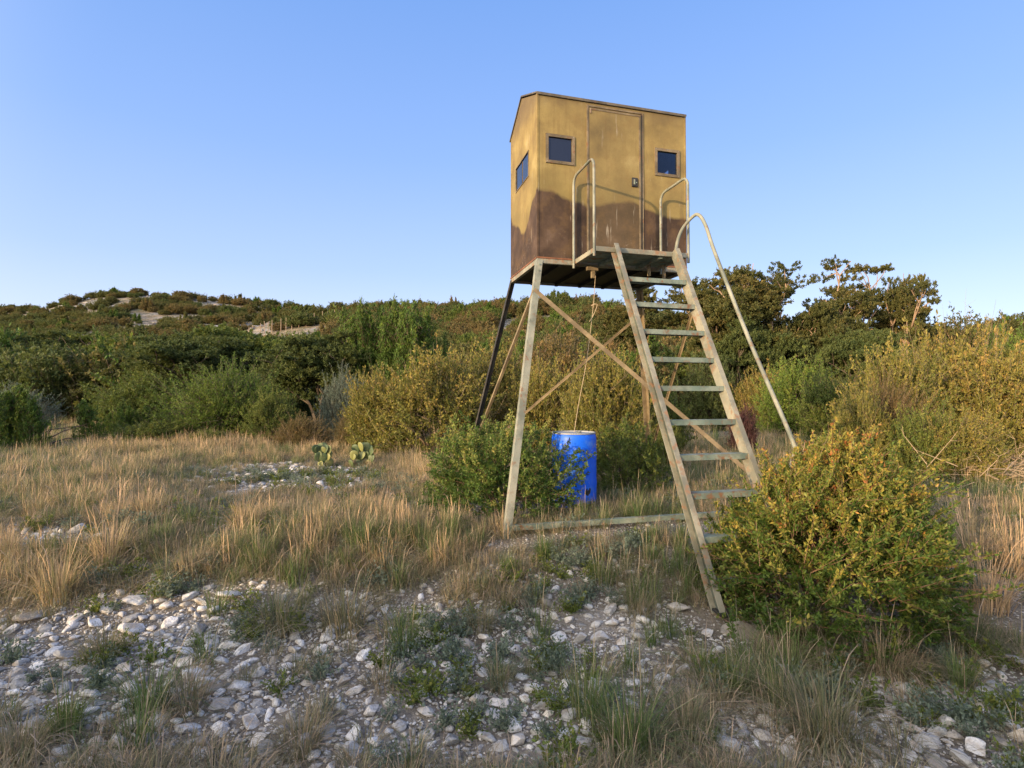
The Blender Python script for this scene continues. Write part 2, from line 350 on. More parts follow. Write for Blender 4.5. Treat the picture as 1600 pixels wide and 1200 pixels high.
def shrub_geo(rx, h, T, nleaf, ll, lw, seed, low=-.15, upb=.5, shell=.5, spikes=.06, lean=(0, 0), spire=0, stems=14, tw=.0025, up=.25, tlen=None, cz=.38, twigs=True, spread=.8, toprich=0, lob=.35, sr=1.0, cone=0, skirt=0, gaps=16, bare=.05, slope=0):
    """shrub of radius rx and height h; returns (foliage, stems) meshes data"""
    rs = np.random.RandomState(seed)
    d = nrm(rs.randn(T * 3, 3)); d = d[d[:, 2] > low]
    if gaps and not spire:
        gc = nrm(rs.randn(gaps, 3)); gd = np.linalg.norm(d[:, None] - gc[None], axis=2) / (.12 + .16 * rs.rand(gaps)); d = d[(gd.min(1) > 1) | (rs.rand(len(d)) < .12)]
    d = d[:T]; T = len(d)
    rad = np.clip(dirnoise(d, rs, lob), .55, 1.3)
    u = shell + (1 - shell) * rs.rand(T) ** .6
    hz = h * (1 - cz); S = np.stack([np.full(T, rx), np.full(T, rx), np.where(d[:, 2] > 0, hz, h * cz / max(.2, -low) * .98)], 1)
    E = d * S * (rad * u)[:, None]; E[:, 2] += h * cz
    E[:, :2] *= 1 + skirt * np.clip(-d[:, 2:3], 0, 1)
    if spire:
        c = rs.randn(spire, 2) * rx * .5; ch = .72 + .4 * rs.rand(spire); ch[0] = 1.0; c[0] *= .3
        j = rs.randint(0, spire, T); tz = rs.rand(T) ** .8; rr = (1 - tz) ** .75 * rx * .5 * (.35 + .65 * rs.rand(T)); an = rs.rand(T) * 6.283
        E = np.stack([c[j, 0] * (1 - .2 * tz) + rr * np.cos(an), c[j, 1] * (1 - .2 * tz) + rr * np.sin(an), tz * h * ch[j]], 1)
        d = nrm(np.stack([np.cos(an), np.sin(an), .5 + 0 * an], 1))
    E[:, 2] *= 1 - slope * np.clip((-E[:, 0] / rx + .1), 0, 1)
    E[:, :2] *= (1 - cone * np.clip(E[:, 2:3] / h, 0, 1) ** 2)
    tl = (tlen or rx * .32) * (.6 + .8 * rs.rand(T)); sp = rs.rand(T) < spikes
    D = nrm(d * .8 + np.array([0, 0, upb]) + rs.randn(T, 3) * .35)
    E[sp] += D[sp] * tl[sp, None] * .8; E[:, :2] += np.array(lean) * (E[:, 2:3] / h)
    P0 = E - D * tl[:, None]; P0[:, 2] = np.maximum(P0[:, 2], .01)
    tb = np.clip(.5 + .22 * rs.randn(T) + toprich * (E[:, 2] / h - .5), 0, 1)
    v, f, t = leaves(P0, D, tl, nleaf, ll, lw, rs, up=up, tbase=tb, spread=spread)
    v[:, 2] = np.maximum(v[:, 2], .0)
    parts = [(v, f, t)]
    if twigs:
        tv, tf = twigmesh(P0, E, tw, tw * .5); parts.append((tv, tf, bark(tv, rs)))
        nb_ = int(T * bare); q = rs.randint(0, T, nb_); D2 = nrm(D[q] + rs.randn(nb_, 3) * .35); B1 = P0[q] + D2 * (tl[q] * (1.3 + .7 * rs.rand(nb_)))[:, None]
        tv, tf = twigmesh(P0[q], B1, tw * .8, tw * .3); parts.append((tv, tf, bark(tv, rs)))
        D3 = nrm(D2 + rs.randn(nb_, 3) * .6); Mq = P0[q] * .4 + B1 * .6; tv, tf = twigmesh(Mq, Mq + D3 * (tl[q] * .5)[:, None], tw * .5, tw * .25); parts.append((tv, tf, bark(tv, rs)))
    paths = []
    for q in range(stems):
        e = P0[rs.randint(T)]; b = rs.randn(3) * rx * .07; b[2] = -.03; mid = b * .5 + e * .5 + np.array([0, 0, h * .12]) + rs.randn(3) * rx * .06
        paths.append([b + (mid - b) * .5 + (rs.randn(3) * rx * .02) if s == 1 else (b if s == 0 else mid if s == 2 else e) for s in range(4)])
    sv, sf = path_twigs(paths, [rx * .022 * sr] * stems, [rx * .007 * sr] * stems)
    return merge(parts), (sv, sf, bark(sv, rs))
def tree_geo(h, rx, seed, trunks=1, pads=70, padr=.55, leaf=.09, npl=26, nl=26, lean=0.0, open_=.25, r0=.17, crown0=.38):
    """live oak: crooked limbs carrying flattened leaf pads, sky showing between"""
    rs = np.random.RandomState(seed); paths = []; ra = []; rb = []; ends = []
    def limb(p, d, ln, r, lev):
        pts = [p]; q = p.copy(); m = 4
        for i in range(m):
            d = nrm(d + rs.randn(3) * .22 + np.array([0, 0, .10 if lev < 2 else -.02])); q = q + d * ln / m; pts.append(q.copy())
        paths.append(pts); ra.append(r); rb.append(r * .55)
        if lev >= 3: ends.append(q); return
        for i in range(rs.randint(3, 5) if lev else 5):
            a = rs.rand() * 6.283; o = nrm(np.array([math.cos(a), math.sin(a), .15 + .5 * rs.rand() * (1 if lev < 2 else .6)]))
            st = pts[-1] if i < 2 else pts[rs.randint(2, len(pts))]
            limb(st.copy(), nrm(d * .55 + o * .9), ln * (.55 + .25 * rs.rand()), r * .58, lev + 1)
            if lev >= 1 and rs.rand() < .5: ends.append(st + rs.randn(3) * .3)
    for q in range(trunks):
        limb(np.array([rs.randn() * .25 * (trunks > 1), rs.randn() * .25 * (trunks > 1), -.1]), nrm(np.array([lean + rs.randn() * .15, rs.randn() * .15, 1.])), h * crown0, r0, 0)
    E = np.array(ends); top = E[:, 2].max(); rr = np.percentile(np.hypot(E[:, 0], E[:, 1]), 93)
    sc = np.array([rx * .88 / rr, rx * .88 / rr, (h - padr * .4) / top])
    E = E * sc; paths = [[np.array(p) * sc for p in pp] for pp in paths]
    E = E[E[:, 2] > h * open_]
    E = E[rs.permutation(len(E))[:pads]]
    T = len(E) * npl; c = np.repeat(E, npl, 0); dd = nrm(rs.randn(T, 3) * np.array([1, 1, .55]))
    pr = np.repeat(padr * (.6 + .8 * rs.rand(len(E))), npl)
    P1 = c + dd * np.array([1, 1, .55]) * (pr * rs.rand(T) ** .4)[:, None]
    D = nrm(dd + np.array([0, 0, .45])); tl = np.full(T, padr * .3)
    tb = np.clip(np.repeat(.5 + .2 * rs.randn(len(E)), npl) + rs.randn(T) * .1, 0, 1)
    fol = leaves(P1 - D * tl[:, None], D, tl, nl, leaf, leaf * .6, rs, tbase=tb)
    sv, sf = path_twigs(paths, ra, rb)
    return fol, (sv, sf, bark(sv, rs))
def plant(name, geo_, mat, loc, label, cat, group=None, rz=0, stem_name='stems', barkmat=None):
    """a plant: Empty at the foot, foliage and stems as its parts"""
    r = link(name, None, loc=loc, rot=(0, 0, rz)); tag(r, label, cat, group)
    a = mk_mesh('foliage', *geo_[0][:2], [mat], geo_[0][2]); link('foliage', a, r)
    b = mk_mesh(stem_name, *geo_[1][:2], [barkmat or mat], geo_[1][2]); link(stem_name, b, r)
    return r
def replant(src, loc, scale, rz, label, mat=None, group=None, cat=None):
    r = src.copy(); COL.objects.link(r); r.location = loc; r.scale = scale; r.rotation_euler = (0, 0, rz); r['label'] = label
    if group: r['group'] = group
    if cat: r['category'] = cat
    for ch in src.children:
        c = ch.copy(); COL.objects.link(c); c.parent = r
        if mat:
            c.material_slots[0].link = 'OBJECT'; c.material_slots[0].material = mat
    return r

# ------------------------------------------------------------------ scatter by geometry nodes (uncountable stuff only)
def scatter(name, pts, idx, rotz, scale, variants, tilt=None, kind='stuff'):
    """one object; variants = meshes instanced on its points"""
    me = bpy.data.meshes.new(name); n = len(pts); me.vertices.add(n)
    me.vertices.foreach_set('co', np.asarray(pts, np.float32).ravel())
    a = me.attributes.new('idx', 'INT', 'POINT'); a.data.foreach_set('value', np.asarray(idx, np.int32))
    rot = np.zeros((n, 3), np.float32); rot[:, 2] = rotz
    if tilt is not None: rot[:, :2] = tilt
    a = me.attributes.new('rot', 'FLOAT_VECTOR', 'POINT'); a.data.foreach_set('vector', rot.ravel())
    s = np.asarray(scale, np.float32); s = np.repeat(s[:, None], 3, 1) if s.ndim == 1 else s
    a = me.attributes.new('scl', 'FLOAT_VECTOR', 'POINT'); a.data.foreach_set('vector', s.astype(np.float32).ravel())
    col = bpy.data.collections.new(name + '_variants')
    for q, v in enumerate(variants):
        ob = bpy.data.objects.new('%s_piece_%03d' % (name, q), v); col.objects.link(ob)
    g = bpy.data.node_groups.new(name, 'GeometryNodeTree')
    g.interface.new_socket('Geometry', in_out='INPUT', socket_type='NodeSocketGeometry')
    g.interface.new_socket('Geometry', in_out='OUTPUT', socket_type='NodeSocketGeometry')
    gi = g.nodes.new('NodeGroupInput'); go = g.nodes.new('NodeGroupOutput')
    ci = g.nodes.new('GeometryNodeCollectionInfo'); ci.inputs[0].default_value = col
    ci.inputs['Separate Children'].default_value = True; ci.inputs['Reset Children'].default_value = True
    ip = g.nodes.new('GeometryNodeInstanceOnPoints'); ip.inputs['Pick Instance'].default_value = True
    def na(nm, ty):
        q = g.nodes.new('GeometryNodeInputNamedAttribute'); q.data_type = ty; q.inputs[0].default_value = nm; return q.outputs[0]
    er = g.nodes.new('FunctionNodeEulerToRotation'); g.links.new(na('rot', 'FLOAT_VECTOR'), er.inputs[0])
    g.links.new(gi.outputs[0], ip.inputs['Points']); g.links.new(ci.outputs[0], ip.inputs['Instance'])
    g.links.new(na('idx', 'INT'), ip.inputs['Instance Index']); g.links.new(er.outputs[0], ip.inputs['Rotation'])
    g.links.new(na('scl', 'FLOAT_VECTOR'), ip.inputs['Scale']); g.links.new(ip.outputs[0], go.inputs[0])
    o = link(name, me); md = o.modifiers.new('scatter', 'NODES'); md.node_group = g
    o['kind'] = kind
    return o

#@@TOWER
# ------------------------------------------------------------------ the hunting blind on its tower
BX, BY, YAW, F0 = .3012, 6.3402, .2672, 3.0624
W_, D_, H_, RH, RV = 2.013, 1.204, 1.984, .307, .66
def bw(u, v): return BX + u * math.cos(YAW) - v * math.sin(YAW), BY + u * math.sin(YAW) + v * math.cos(YAW)
blind = link('hunting_blind', None, loc=(BX, BY, 0), rot=(0, 0, YAW))
tag(blind, 'raised ochre and brown hunting blind on four splayed steel legs with a stair ladder', 'hunting blind')

def wall_mat(name, axis, curve, span, hi):
    """ochre paint over brown, the edge between them a hand-sprayed wave"""
    m, t, o = new_mat(name); v = objvec(t)
    sp = N(t, 'ShaderNodeSeparateXYZ'); L(t, v, sp.inputs[0])
    fc = N(t, 'ShaderNodeFloatCurve'); cv = fc.mapping.curves[0]
    for i, (a, b) in enumerate(curve):
        if i < 2: cv.points[i].location = (a, b)
        else: cv.points.new(a, b)
    fc.mapping.update()
    L(t, math_(t, 'DIVIDE', sp.outputs[axis], span), fc.inputs['Value'])
    edge = math_(t, 'ADD', math_(t, 'SUBTRACT', sp.outputs[2], F0), math_(t, 'MULTIPLY_ADD', noise(t, v, 3.5, 4), .16, -.08))
    df = math_(t, 'SUBTRACT', edge, fc.outputs[0])
    f = N(t, 'ShaderNodeMapRange', _in={'From Min': -.02, 'From Max': .026}); L(t, df, f.inputs[0])
    och = ramp(t, noise(t, v, 2.0, 7, .6), [(.30, (.145, .105, .045)), (.45, (.225, .163, .062)), (.58, (.30, .222, .082)), (.72, (.42, .33, .14))])
    # greener, duller pass low on the ochre
    f2 = N(t, 'ShaderNodeMapRange', _in={'From Min': .02, 'From Max': .45}); L(t, math_(t, 'ADD', df, math_(t, 'MULTIPLY_ADD', noise(t, v, 1.6, 3), 1.0, -.5)), f2.inputs[0])
    och = mixc(t, f2.outputs[0], mixc(t, .55, och, (.22, .17, .06)), och)
    bro = ramp(t, noise(t, v, 2.6, 7, .65), [(.3, (.030, .019, .013)), (.48, (.058, .036, .024)), (.62, (.095, .060, .040)), (.75, (.16, .11, .078))])
    c = mixc(t, f.outputs[0], bro, och)
    if hi < 1: c = mixc(t, .30, c, (.15, .115, .055))
    # weather: long vertical runs, dark grime at the top edge, white scuffs
    vs = objvec(t, (9, 9, .55))
    c = mixc(t, ramp(t, noise(t, vs, 1.1, 6, .7), [(.54, (0, 0, 0)), (.72, (.5, .5, .5))]), c, (.13, .075, .03), 'MIX')
    c = mixc(t, ramp(t, noise(t, v, 4.5, 7, .7), [(.50, (0, 0, 0)), (.66, (.32, .32, .32))]), c, (.20, .12, .045))
    vs2 = objvec(t, (17, 17, 1.3))
    sc = math_(t, 'MULTIPLY', ramp(t, noise(t, vs2, 1.7, 5, .6), [(.62, (0, 0, 0)), (.70, (.6, .6, .6))]), ramp(t, noise(t, v, 1.7, 3), [(.44, (0, 0, 0)), (.56, (1, 1, 1))]))
    c = mixc(t, sc, c, (.50, .45, .36))
    sc2 = math_(t, 'MULTIPLY', ramp(t, noise(t, v, 26, 6, .75), [(.56, (0, 0, 0)), (.64, (.7, .7, .7))]), ramp(t, sp.outputs[2], [(0, (0, 0, 0)), (1, (0, 0, 0))]))
    lowm = N(t, 'ShaderNodeMapRange', _in={'From Min': F0 + .42, 'From Max': F0 + .12}); L(t, sp.outputs[2], lowm.inputs[0])
    sc2 = math_(t, 'MULTIPLY', math_(t, 'MULTIPLY', ramp(t, noise(t, v, 22, 6, .75), [(.55, (0, 0, 0)), (.63, (.75, .75, .75))]), lowm.outputs[0]), ramp(t, noise(t, v, 2.3, 3), [(.45, (0, 0, 0)), (.6, (1, 1, 1))]))
    c = mixc(t, sc2, c, (.34, .27, .21))
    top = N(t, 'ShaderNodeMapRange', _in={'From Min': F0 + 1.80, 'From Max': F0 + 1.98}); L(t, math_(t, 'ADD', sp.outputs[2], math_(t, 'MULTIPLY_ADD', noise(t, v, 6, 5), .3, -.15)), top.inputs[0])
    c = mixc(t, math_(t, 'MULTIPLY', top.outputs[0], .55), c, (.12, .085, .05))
    c = mixc(t, ramp(t, noise(t, v, 70, 4, .7), [(.3, (.16, .16, .16)), (.6, (0, 0, 0))]), c, (.07, .045, .025))
    principled(t, o, c, .72, .25, bump(t, noise(t, v, 90, 6, .7), .35, .004))
    return m
cf = [(0, .835), (.08, .80), (.165, .751), (.29, .685), (.33, .66), (.36, .672), (.48, .73), (.545, .766), (.62, .793), (.70, .736), (.81, .658), (.945, .633), (1, .63)]
cl = [(0, .82), (.10, .78), (.20, .70), (.33, .55), (.43, .46), (.55, .50), (.65, .60), (.78, .66), (.9, .74), (1, .83)]
MWf = wall_mat('camouflage_paint_front', 0, cf, W_, 1); MWl = wall_mat('camouflage_paint_side', 1, cl, D_, 1); MWd = wall_mat('camouflage_paint_door', 0, cf, W_, .82)
def paint_mat(name, a, b, rust=.45, c3=(.20, .09, .04)):
    m, t, o = new_mat(name); v = objvec(t)
    c = ramp(t, noise(t, v, 5, 6, .6), [(.3, a), (.6, b)])
    c = mixc(t, ramp(t, noise(t, v, 3.2, 7, .7), [(.42, (.65, .65, .65)), (.56, (0, 0, 0))]), c, tuple(q * .55 for q in a))
    c = mixc(t, ramp(t, noise(t, v, 9, 8, .7), [(rust - .03, (.9, .9, .9)), (rust + .07, (0, 0, 0))]), c, c3)
    c = mixc(t, ramp(t, noise(t, v, 33, 6, .7), [(.33, (.6, .6, .6)), (.39, (0, 0, 0))]), c, (.24, .12, .06))
    principled(t, o, c, .65, .3, bump(t, noise(t, v, 60, 6, .7), .3, .002)); return m
MP = paint_mat('pale_green_paint', (.19, .215, .18), (.31, .305, .245), .36)
MPr = paint_mat('rusted_pale_paint', (.21, .215, .175), (.33, .31, .24), .405, (.28, .16, .09))
MPg = paint_mat('dull_green_paint', (.14, .20, .17), (.26, .29, .235), .40)
MDk = paint_mat('leg_shade_and_seal_paint', (.03, .028, .024), (.075, .065, .05), .36, (.10, .05, .03))  # rear left leg's shade put into its colour; also the door seals' dark colour
MEdge = paint_mat('rusty_flashing', (.16, .06, .03), (.27, .12, .06), .3)
MRoof = paint_mat('grey_brown_roof', (.09, .075, .055), (.16, .135, .10), .34)
MWeb = paint_mat('shaded_green_paint', (.05, .065, .055), (.12, .135, .11), .38)  # green paint, made darker to stand for the shade inside the channel
MTan = paint_mat('tan_paint', (.20, .15, .09), (.31, .24, .14), .33)
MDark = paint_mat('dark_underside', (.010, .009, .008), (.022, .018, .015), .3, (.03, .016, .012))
MTrim = paint_mat('brown_trim', (.13, .10, .06), (.24, .185, .115), .38)
MBlackish = paint_mat('black_rubber', (.018, .018, .02), (.035, .035, .038), .1)
m, t, o = new_mat('window_glass'); principled(t, o, (.012, .016, .035), .06, .6); MG = m
m, t, o = new_mat('see_through_glass')
tr = N(t, 'ShaderNodeBsdfTransparent'); tr.inputs[0].default_value = (.5, .55, .65, 1); gl = N(t, 'ShaderNodeBsdfGlossy'); gl.inputs['Roughness'].default_value = .03
fr = N(t, 'ShaderNodeFresnel'); fr.inputs[0].default_value = 1.5; mx = N(t, 'ShaderNodeMixShader')
L(t, fr.outputs[0], mx.inputs[0]); L(t, tr.outputs[0], mx.inputs[1]); L(t, gl.outputs[0], mx.inputs[2]); L(t, mx.outputs[0], o.inputs[0]); MGT = m

TH = .03
def wall_grid(mb, axis, pos0, pos1, a0, a1, z0, z1, holes):
    xs = sorted({a0, a1, *[q for h in holes for q in h[:2]]}); zs = sorted({z0, z1, *[q for h in holes for q in h[2:]]})
    inside = lambda x, z: any(h[0] < x < h[1] and h[2] < z < h[3] for h in holes)
    key = {}
    def vid(x, z, s):
        kk = (x, z, s)
        if kk not in key:
            p = pos0 if s == 0 else pos1; key[kk] = len(mb.v); mb.v.append((x, p, z) if axis == 0 else (p, x, z))
        return key[kk]
    cells = {(i, j) for i in range(len(xs) - 1) for j in range(len(zs) - 1) if not inside((xs[i] + xs[i + 1]) / 2, (zs[j] + zs[j + 1]) / 2)}
    for i, j in cells:
        q = [(xs[i], zs[j]), (xs[i + 1], zs[j]), (xs[i + 1], zs[j + 1]), (xs[i], zs[j + 1])]
        mb.f.append(tuple(vid(*p, 0) for p in q)); mb.f.append(tuple(vid(*p, 1) for p in q[::-1]))
        for (di, dj, a, b) in ((-1, 0, 3, 0), (1, 0, 1, 2), (0, -1, 0, 1), (0, 1, 2, 3)):
            if (i + di, j + dj) not in cells:
                mb.f.append((vid(*q[a], 0), vid(*q[a], 1), vid(*q[b], 1), vid(*q[b], 0)))
Z = F0
WL = (.139, .440, 1.19, 1.475); WR = (1.60, 1.885, 1.195, 1.48); WS = (.36, .93, 1.13, 1.44); DR = (.663, 1.372, .02, 1.905)
RWN = (2.30 - .5, 1.98, 1.2, 1.5)
mb = MB(); wall_grid(mb, 0, 0, TH, 0, W_, Z, Z + H_, [(a, b, Z + c, Z + d) for a, b, c, d in (WL, WR, DR)]); mb.build('front_wall', MWf, blind)
mb = MB(); wall_grid(mb, 0, D_ - TH, D_, 0, W_, Z, Z + H_, [(.3, .7, Z + 1.15, Z + 1.5), (1.32, 1.72, Z + 1.15, Z + 1.5)]); mb.build('rear_wall', MWf, blind)
for x0, x1, hole in ((.002, TH, True), (W_ - TH, W_ - .002, True)):
    mb = MB(); wall_grid(mb, 1, x0, x1, TH + .001, D_ - TH - .001, Z, Z + H_, [(WS[0], WS[1], Z + WS[2], Z + WS[3])] if hole else [])
    a, b = TH + .001, D_ - TH - .001; top = Z + H_
    mb.add([(x, y, z) for x in (x0, x1) for y, z in ((a, top), (b, top), (RV, top + RH - .02))], [(0, 1, 2), (5, 4, 3), (0, 2, 5, 3), (1, 4, 5, 2)])
    mb.build('side_wall', MWl, blind)
# corner trim so the side panels meet the front edge
def boxes(name, mat, par, lst, bevel=.003):
    for q in lst:
        mb = MB(); mb.box(*q); o = mb.build(name, mat, par, bevel=bevel)
    return o
boxes('corner_trim', MWf, blind, [(x0, x1, -.006, .03, Z - .002, Z + H_ + .004) for x0, x1 in ((-.006, .02), (W_ - .02, W_ + .006))])
mb = MB(); top = Z + H_
for (ya, za, yb, zb) in ((-.012, top - .004, RV, top + RH), (RV, top + RH, D_ + .03, top - .03)):
    mb.add([(x, y, z + q) for q in (0, .018) for x in (-.012, W_ + .012) for y, z in ((ya, za), (yb, zb))],
           [(0, 1, 3, 2), (4, 6, 7, 5), (0, 2, 6, 4), (1, 5, 7, 3), (0, 4, 5, 1), (2, 3, 7, 6)])
mb.build('roof', MRoof, blind)
mb = MB(); mb.box(-.004, W_ + .004, -.02, -.0125, top - .02, top + .012); mb.build('roof_drip_edge', MRoof, blind, bevel=.002)
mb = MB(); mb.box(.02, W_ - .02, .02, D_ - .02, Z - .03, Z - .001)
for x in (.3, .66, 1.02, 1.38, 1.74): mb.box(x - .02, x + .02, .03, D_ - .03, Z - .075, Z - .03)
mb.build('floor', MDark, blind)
boxes('bottom_flashing', MEdge, blind, [(-.007, W_ + .007, -.010, -.0065, Z - .002, Z + .016), (-.010, -.0065, .031, D_, Z - .002, Z + .016)], 0)
for (a, b, c, d) in ((-.004, W_ + .004, -.004, .045), (-.004, W_ + .004, D_ - .045, D_ + .004)):
    mb = MB(); mb.box(a, b, c, d, Z - .060, Z - .003); mb.build('floor_frame', MPr, blind, bevel=.004)
for (a, b, c, d) in ((-.004, .04, .046, D_ - .046), (W_ - .04, W_ + .004, .046, D_ - .046)):
    mb = MB(); mb.box(a, b, c, d, Z - .060, Z - .003); mb.build('floor_frame', MPr, blind, bevel=.004)
# windows
def window(wd, side=0, fw=.035, pane_mat=MG, split=False, dep=-.014):
    a, b, c, d = wd[0], wd[1], Z + wd[2], Z + wd[3]; mb = MB()
    P = (lambda x, y, z: (x, y, z)) if side == 0 else (lambda x, y, z: (y, x, z))
    def bx(x0, x1, y0, y1, z0, z1):
        k = len(mb.v); mb.box(x0, x1, y0, y1, z0, z1)
        mb.v[k:] = [P(*q) for q in mb.v[k:]]
    wall_grid(mb, side, dep, .012, a - fw, b + fw, c - fw, d + fw, [(a, b, c, d)])
    fr = mb.build('window', MTrim, blind)
    if split:
        mb = MB(); bx((a + b) / 2 - .02, (a + b) / 2 + .02, .0125, .025, c + .001, d - .001); mb.build('mullion', MTrim, fr)
    rng = [(a, b)] if not split else [(a, (a + b) / 2 - .02), ((a + b) / 2 + .02, b)]
    for q0, q1 in rng:
        mb = MB(); k = 0; mb.box(q0 + .001, q1 - .001, .006, .010, c + .002, d - .002); mb.v = [P(*q) for q in mb.v]
        mb.build('pane', pane_mat, fr)
    # screws
    mb = MB()
    for (x, z) in [(a - fw / 2, c - fw / 2), (b + fw / 2, c - fw / 2), (a - fw / 2, d + fw / 2), (b + fw / 2, d + fw / 2), ((a + b) / 2, c - fw / 2), ((a + b) / 2, d + fw / 2), (a - fw / 2, (c + d) / 2), (b + fw / 2, (c + d) / 2)]:
        k = len(mb.v); mb.box(x - .004, x + .004, dep - .003, dep + .001, z - .004, z + .004); mb.v[k:] = [P(*q) for q in mb.v[k:]]
    mb.build('screws', MPr, fr)['kind'] = 'stuff'
    return fr
window(WL); window(WR, pane_mat=MGT); window(WS, side=1, fw=.012, split=True, pane_mat=MG, dep=-.006)
# door
a, b, c, d = DR[0], DR[1], Z + DR[2], Z + DR[3]
boxes('door_frame', MTrim, blind, [(a - .028, a - .003, -.012, .004, c, d + .028), (b + .022, b + .034, -.012, .004, c, d + .028), (a - .002, b + .009, -.012, .004, d + .006, d + .028)], .003)
mb = MB(); mb.box(a - .003, a + .004, .012, .02, c, d + .006); mb.box(b + .0, b + .010, .012, .02, c, d + .006); mb.box(a, b, .012, .02, d, d + .006)
mb.build('door_gap', MDark, blind)
mb = MB(); mb.box(a + .004, b - .001, -.010, .016, c, d - .004); door = mb.build('door', MWd, blind, bevel=.003)
boxes('edge_strip', MTrim, door, [(a + .008, b - .006, -.015, -.0105, d - .032, d - .010), (b - .034, b - .010, -.015, -.0105, c + .02, d - .034)], .002)
boxes('door_seal', MDk, blind, [(b + .001, b + .0215, -.009, .003, c, d + .005), (a - .0025, a + .0035, -.011, .003, c, d + .005)], 0)
mb = MB(); mb.box(1.235, 1.315, -.028, -.0105, Z + .975, Z + 1.09); hd = mb.build('handle', MBlackish, door, bevel=.006)
boxes('latch', MPg, hd, [(1.255, 1.275, -.036, -.0285, Z + 1.0, Z + 1.065), (1.287, 1.303, -.032, -.0285, Z + 1.02, Z + 1.035)], .002)
mb = MB(); mb.box(a + .012, a + .028, -.019, -.0105, d - .075, d - .015); mb.build('hinge', MPr, door)
mb = MB(); mb.box(b - .03, b - .016, -.022, -.0155, Z + 1.30, Z + 1.5); mb.build('hinge', MTrim, door)
# legs: angle iron
SX, SY = .596, .749
legs = {'fl': ((0, 0), (-SX, -SY), (1, 1), .0), 'fr': ((W_, 0), (W_ + SX, -SY), (-1, 1), .02), 'rl': ((0, D_), (-SX, D_ + SY), (1, -1), 0), 'rr': ((W_, D_), (W_ + SX, D_ + SY), (-1, -1), 0)}
def leg_pt(k, s):
    (a, b), (c, d), _, _ = legs[k]; return Vector((a + (c - a) * s, b + (d - b) * s, (Z - .02) * (1 - s) + 0))
for k, ((a, b), (c, d), (su, sv), z0) in legs.items():
    gx_, gy_ = bw(c, d); zg = gz(gx_, gy_) - .05
    s1 = 1 - zg / Z; p0 = Vector((a - .008 * su, b - .008 * sv, Z - .02)); p1 = p0 + Vector((c - a, d - b, -(Z - .02))) * s1
    tk = .007; wd = .075
    sec = [(0, 0, 0), (wd * su, 0, 0), (wd * su, tk * sv, 0), (tk * su, tk * sv, 0), (tk * su, wd * sv, 0), (0, wd * sv, 0)]
    if su * sv < 0: sec = sec[::-1]
    mb = MB(); mb.prism(p0, p1, sec); lg = mb.build('leg', MP if k[0] == 'f' else MDk if k == 'rl' else MTan, blind)
    for q in range(2):
        mb = MB(); cc = p0 + (p1 - p0) * (.02 + .025 * q) + Vector((wd * .5 * su, -.004 * sv, 0)); mb.tube([cc, cc + Vector((0, -.01 * sv, 0))], .011, 6)
        mb.build('bolt', MPg, lg)
def angle_bar(name, p, q, mat, wd=.05, tk=.005, out=(0, -1, 0)):
    p, q, out_ = Vector(p), Vector(q), Vector(out); d = (q - p).normalized(); n1 = (out_ - d * out_.dot(d)).normalized(); s = d.cross(n1)
    sec = [s * -wd / 2, s * wd / 2, s * wd / 2 - n1 * wd * .0 - n1 * tk, s * (-wd / 2 + tk) - n1 * tk, s * (-wd / 2 + tk) - n1 * wd, s * -wd / 2 - n1 * wd]
    mb = MB(); mb.prism(p, q, sec); return mb.build(name, mat, blind)
angle_bar('brace', leg_pt('fl', .125) + Vector((0, -.012, 0)), leg_pt('fr', .86) + Vector((0, -.012, 0)), MTan)
angle_bar('brace', leg_pt('fl', .13) + Vector((-.012, 0, 0)), leg_pt('rl', .90) + Vector((-.012, 0, 0)), MTan, wd=.034, out=(-1, 0, 0))
angle_bar('brace', leg_pt('rl', .86) + Vector((0, .012, 0)), leg_pt('rr', .12) + Vector((0, .012, 0)), MTan, wd=.032, out=(0, 1, 0))
angle_bar('brace', leg_pt('fr', .13) + Vector((.012, 0, 0)), leg_pt('rr', .86) + Vector((.012, 0, 0)), MTan, wd=.03, out=(1, 0, 0))
angle_bar('base_rail', leg_pt('fl', .975) + Vector((0, -.014, 0)), leg_pt('fr', .975) + Vector((0, -.014, 0)), MPg, wd=.055)
# platform in front of the door
PU0, PU1, PD = .46, 1.60, .655
boxes('platform_frame', MPr, blind, [(PU0, PU1, -PD, -PD + .04, Z - .055, Z + .0), (PU0, PU0 + .04, -PD + .041, -.008, Z - .055, Z), (PU1 - .04, PU1, -PD + .041, -.008, Z - .055, Z), (PU0 + .041, PU1 - .041, -.048, -.008, Z - .055, Z)], .004)
for q in range(5):
    y0 = -PD + .05 + q * .111; mb = MB(); mb.box(PU0 + .041, PU1 - .041, y0, y0 + .098, Z - .034, Z - .004); mb.build('platform_plank', MPg, blind, bevel=.003)
boxes('platform_joist', MPg, blind, [(PU0 + .3, PU0 + .34, -PD + .041, -.05, Z - .075, Z - .036), (PU1 - .34, PU1 - .30, -PD + .041, -.05, Z - .075, Z - .036)], 0)
# hanging bracket and stubs under the platform
mb = MB(); mb.box(.60, .74, -.10, -.05, Z - .13, Z - .085); mb.box(.655, .70, -.095, -.06, Z - .22, Z - .131); mb.build('hanger_bracket', MTan, blind, bevel=.003)
boxes('support_stub', MTan, blind, [(1.30, 1.33, -.3, -.27, Z - .2, Z - .056), (1.5, 1.53, -.3, -.27, Z - .22, Z - .056)], 0)
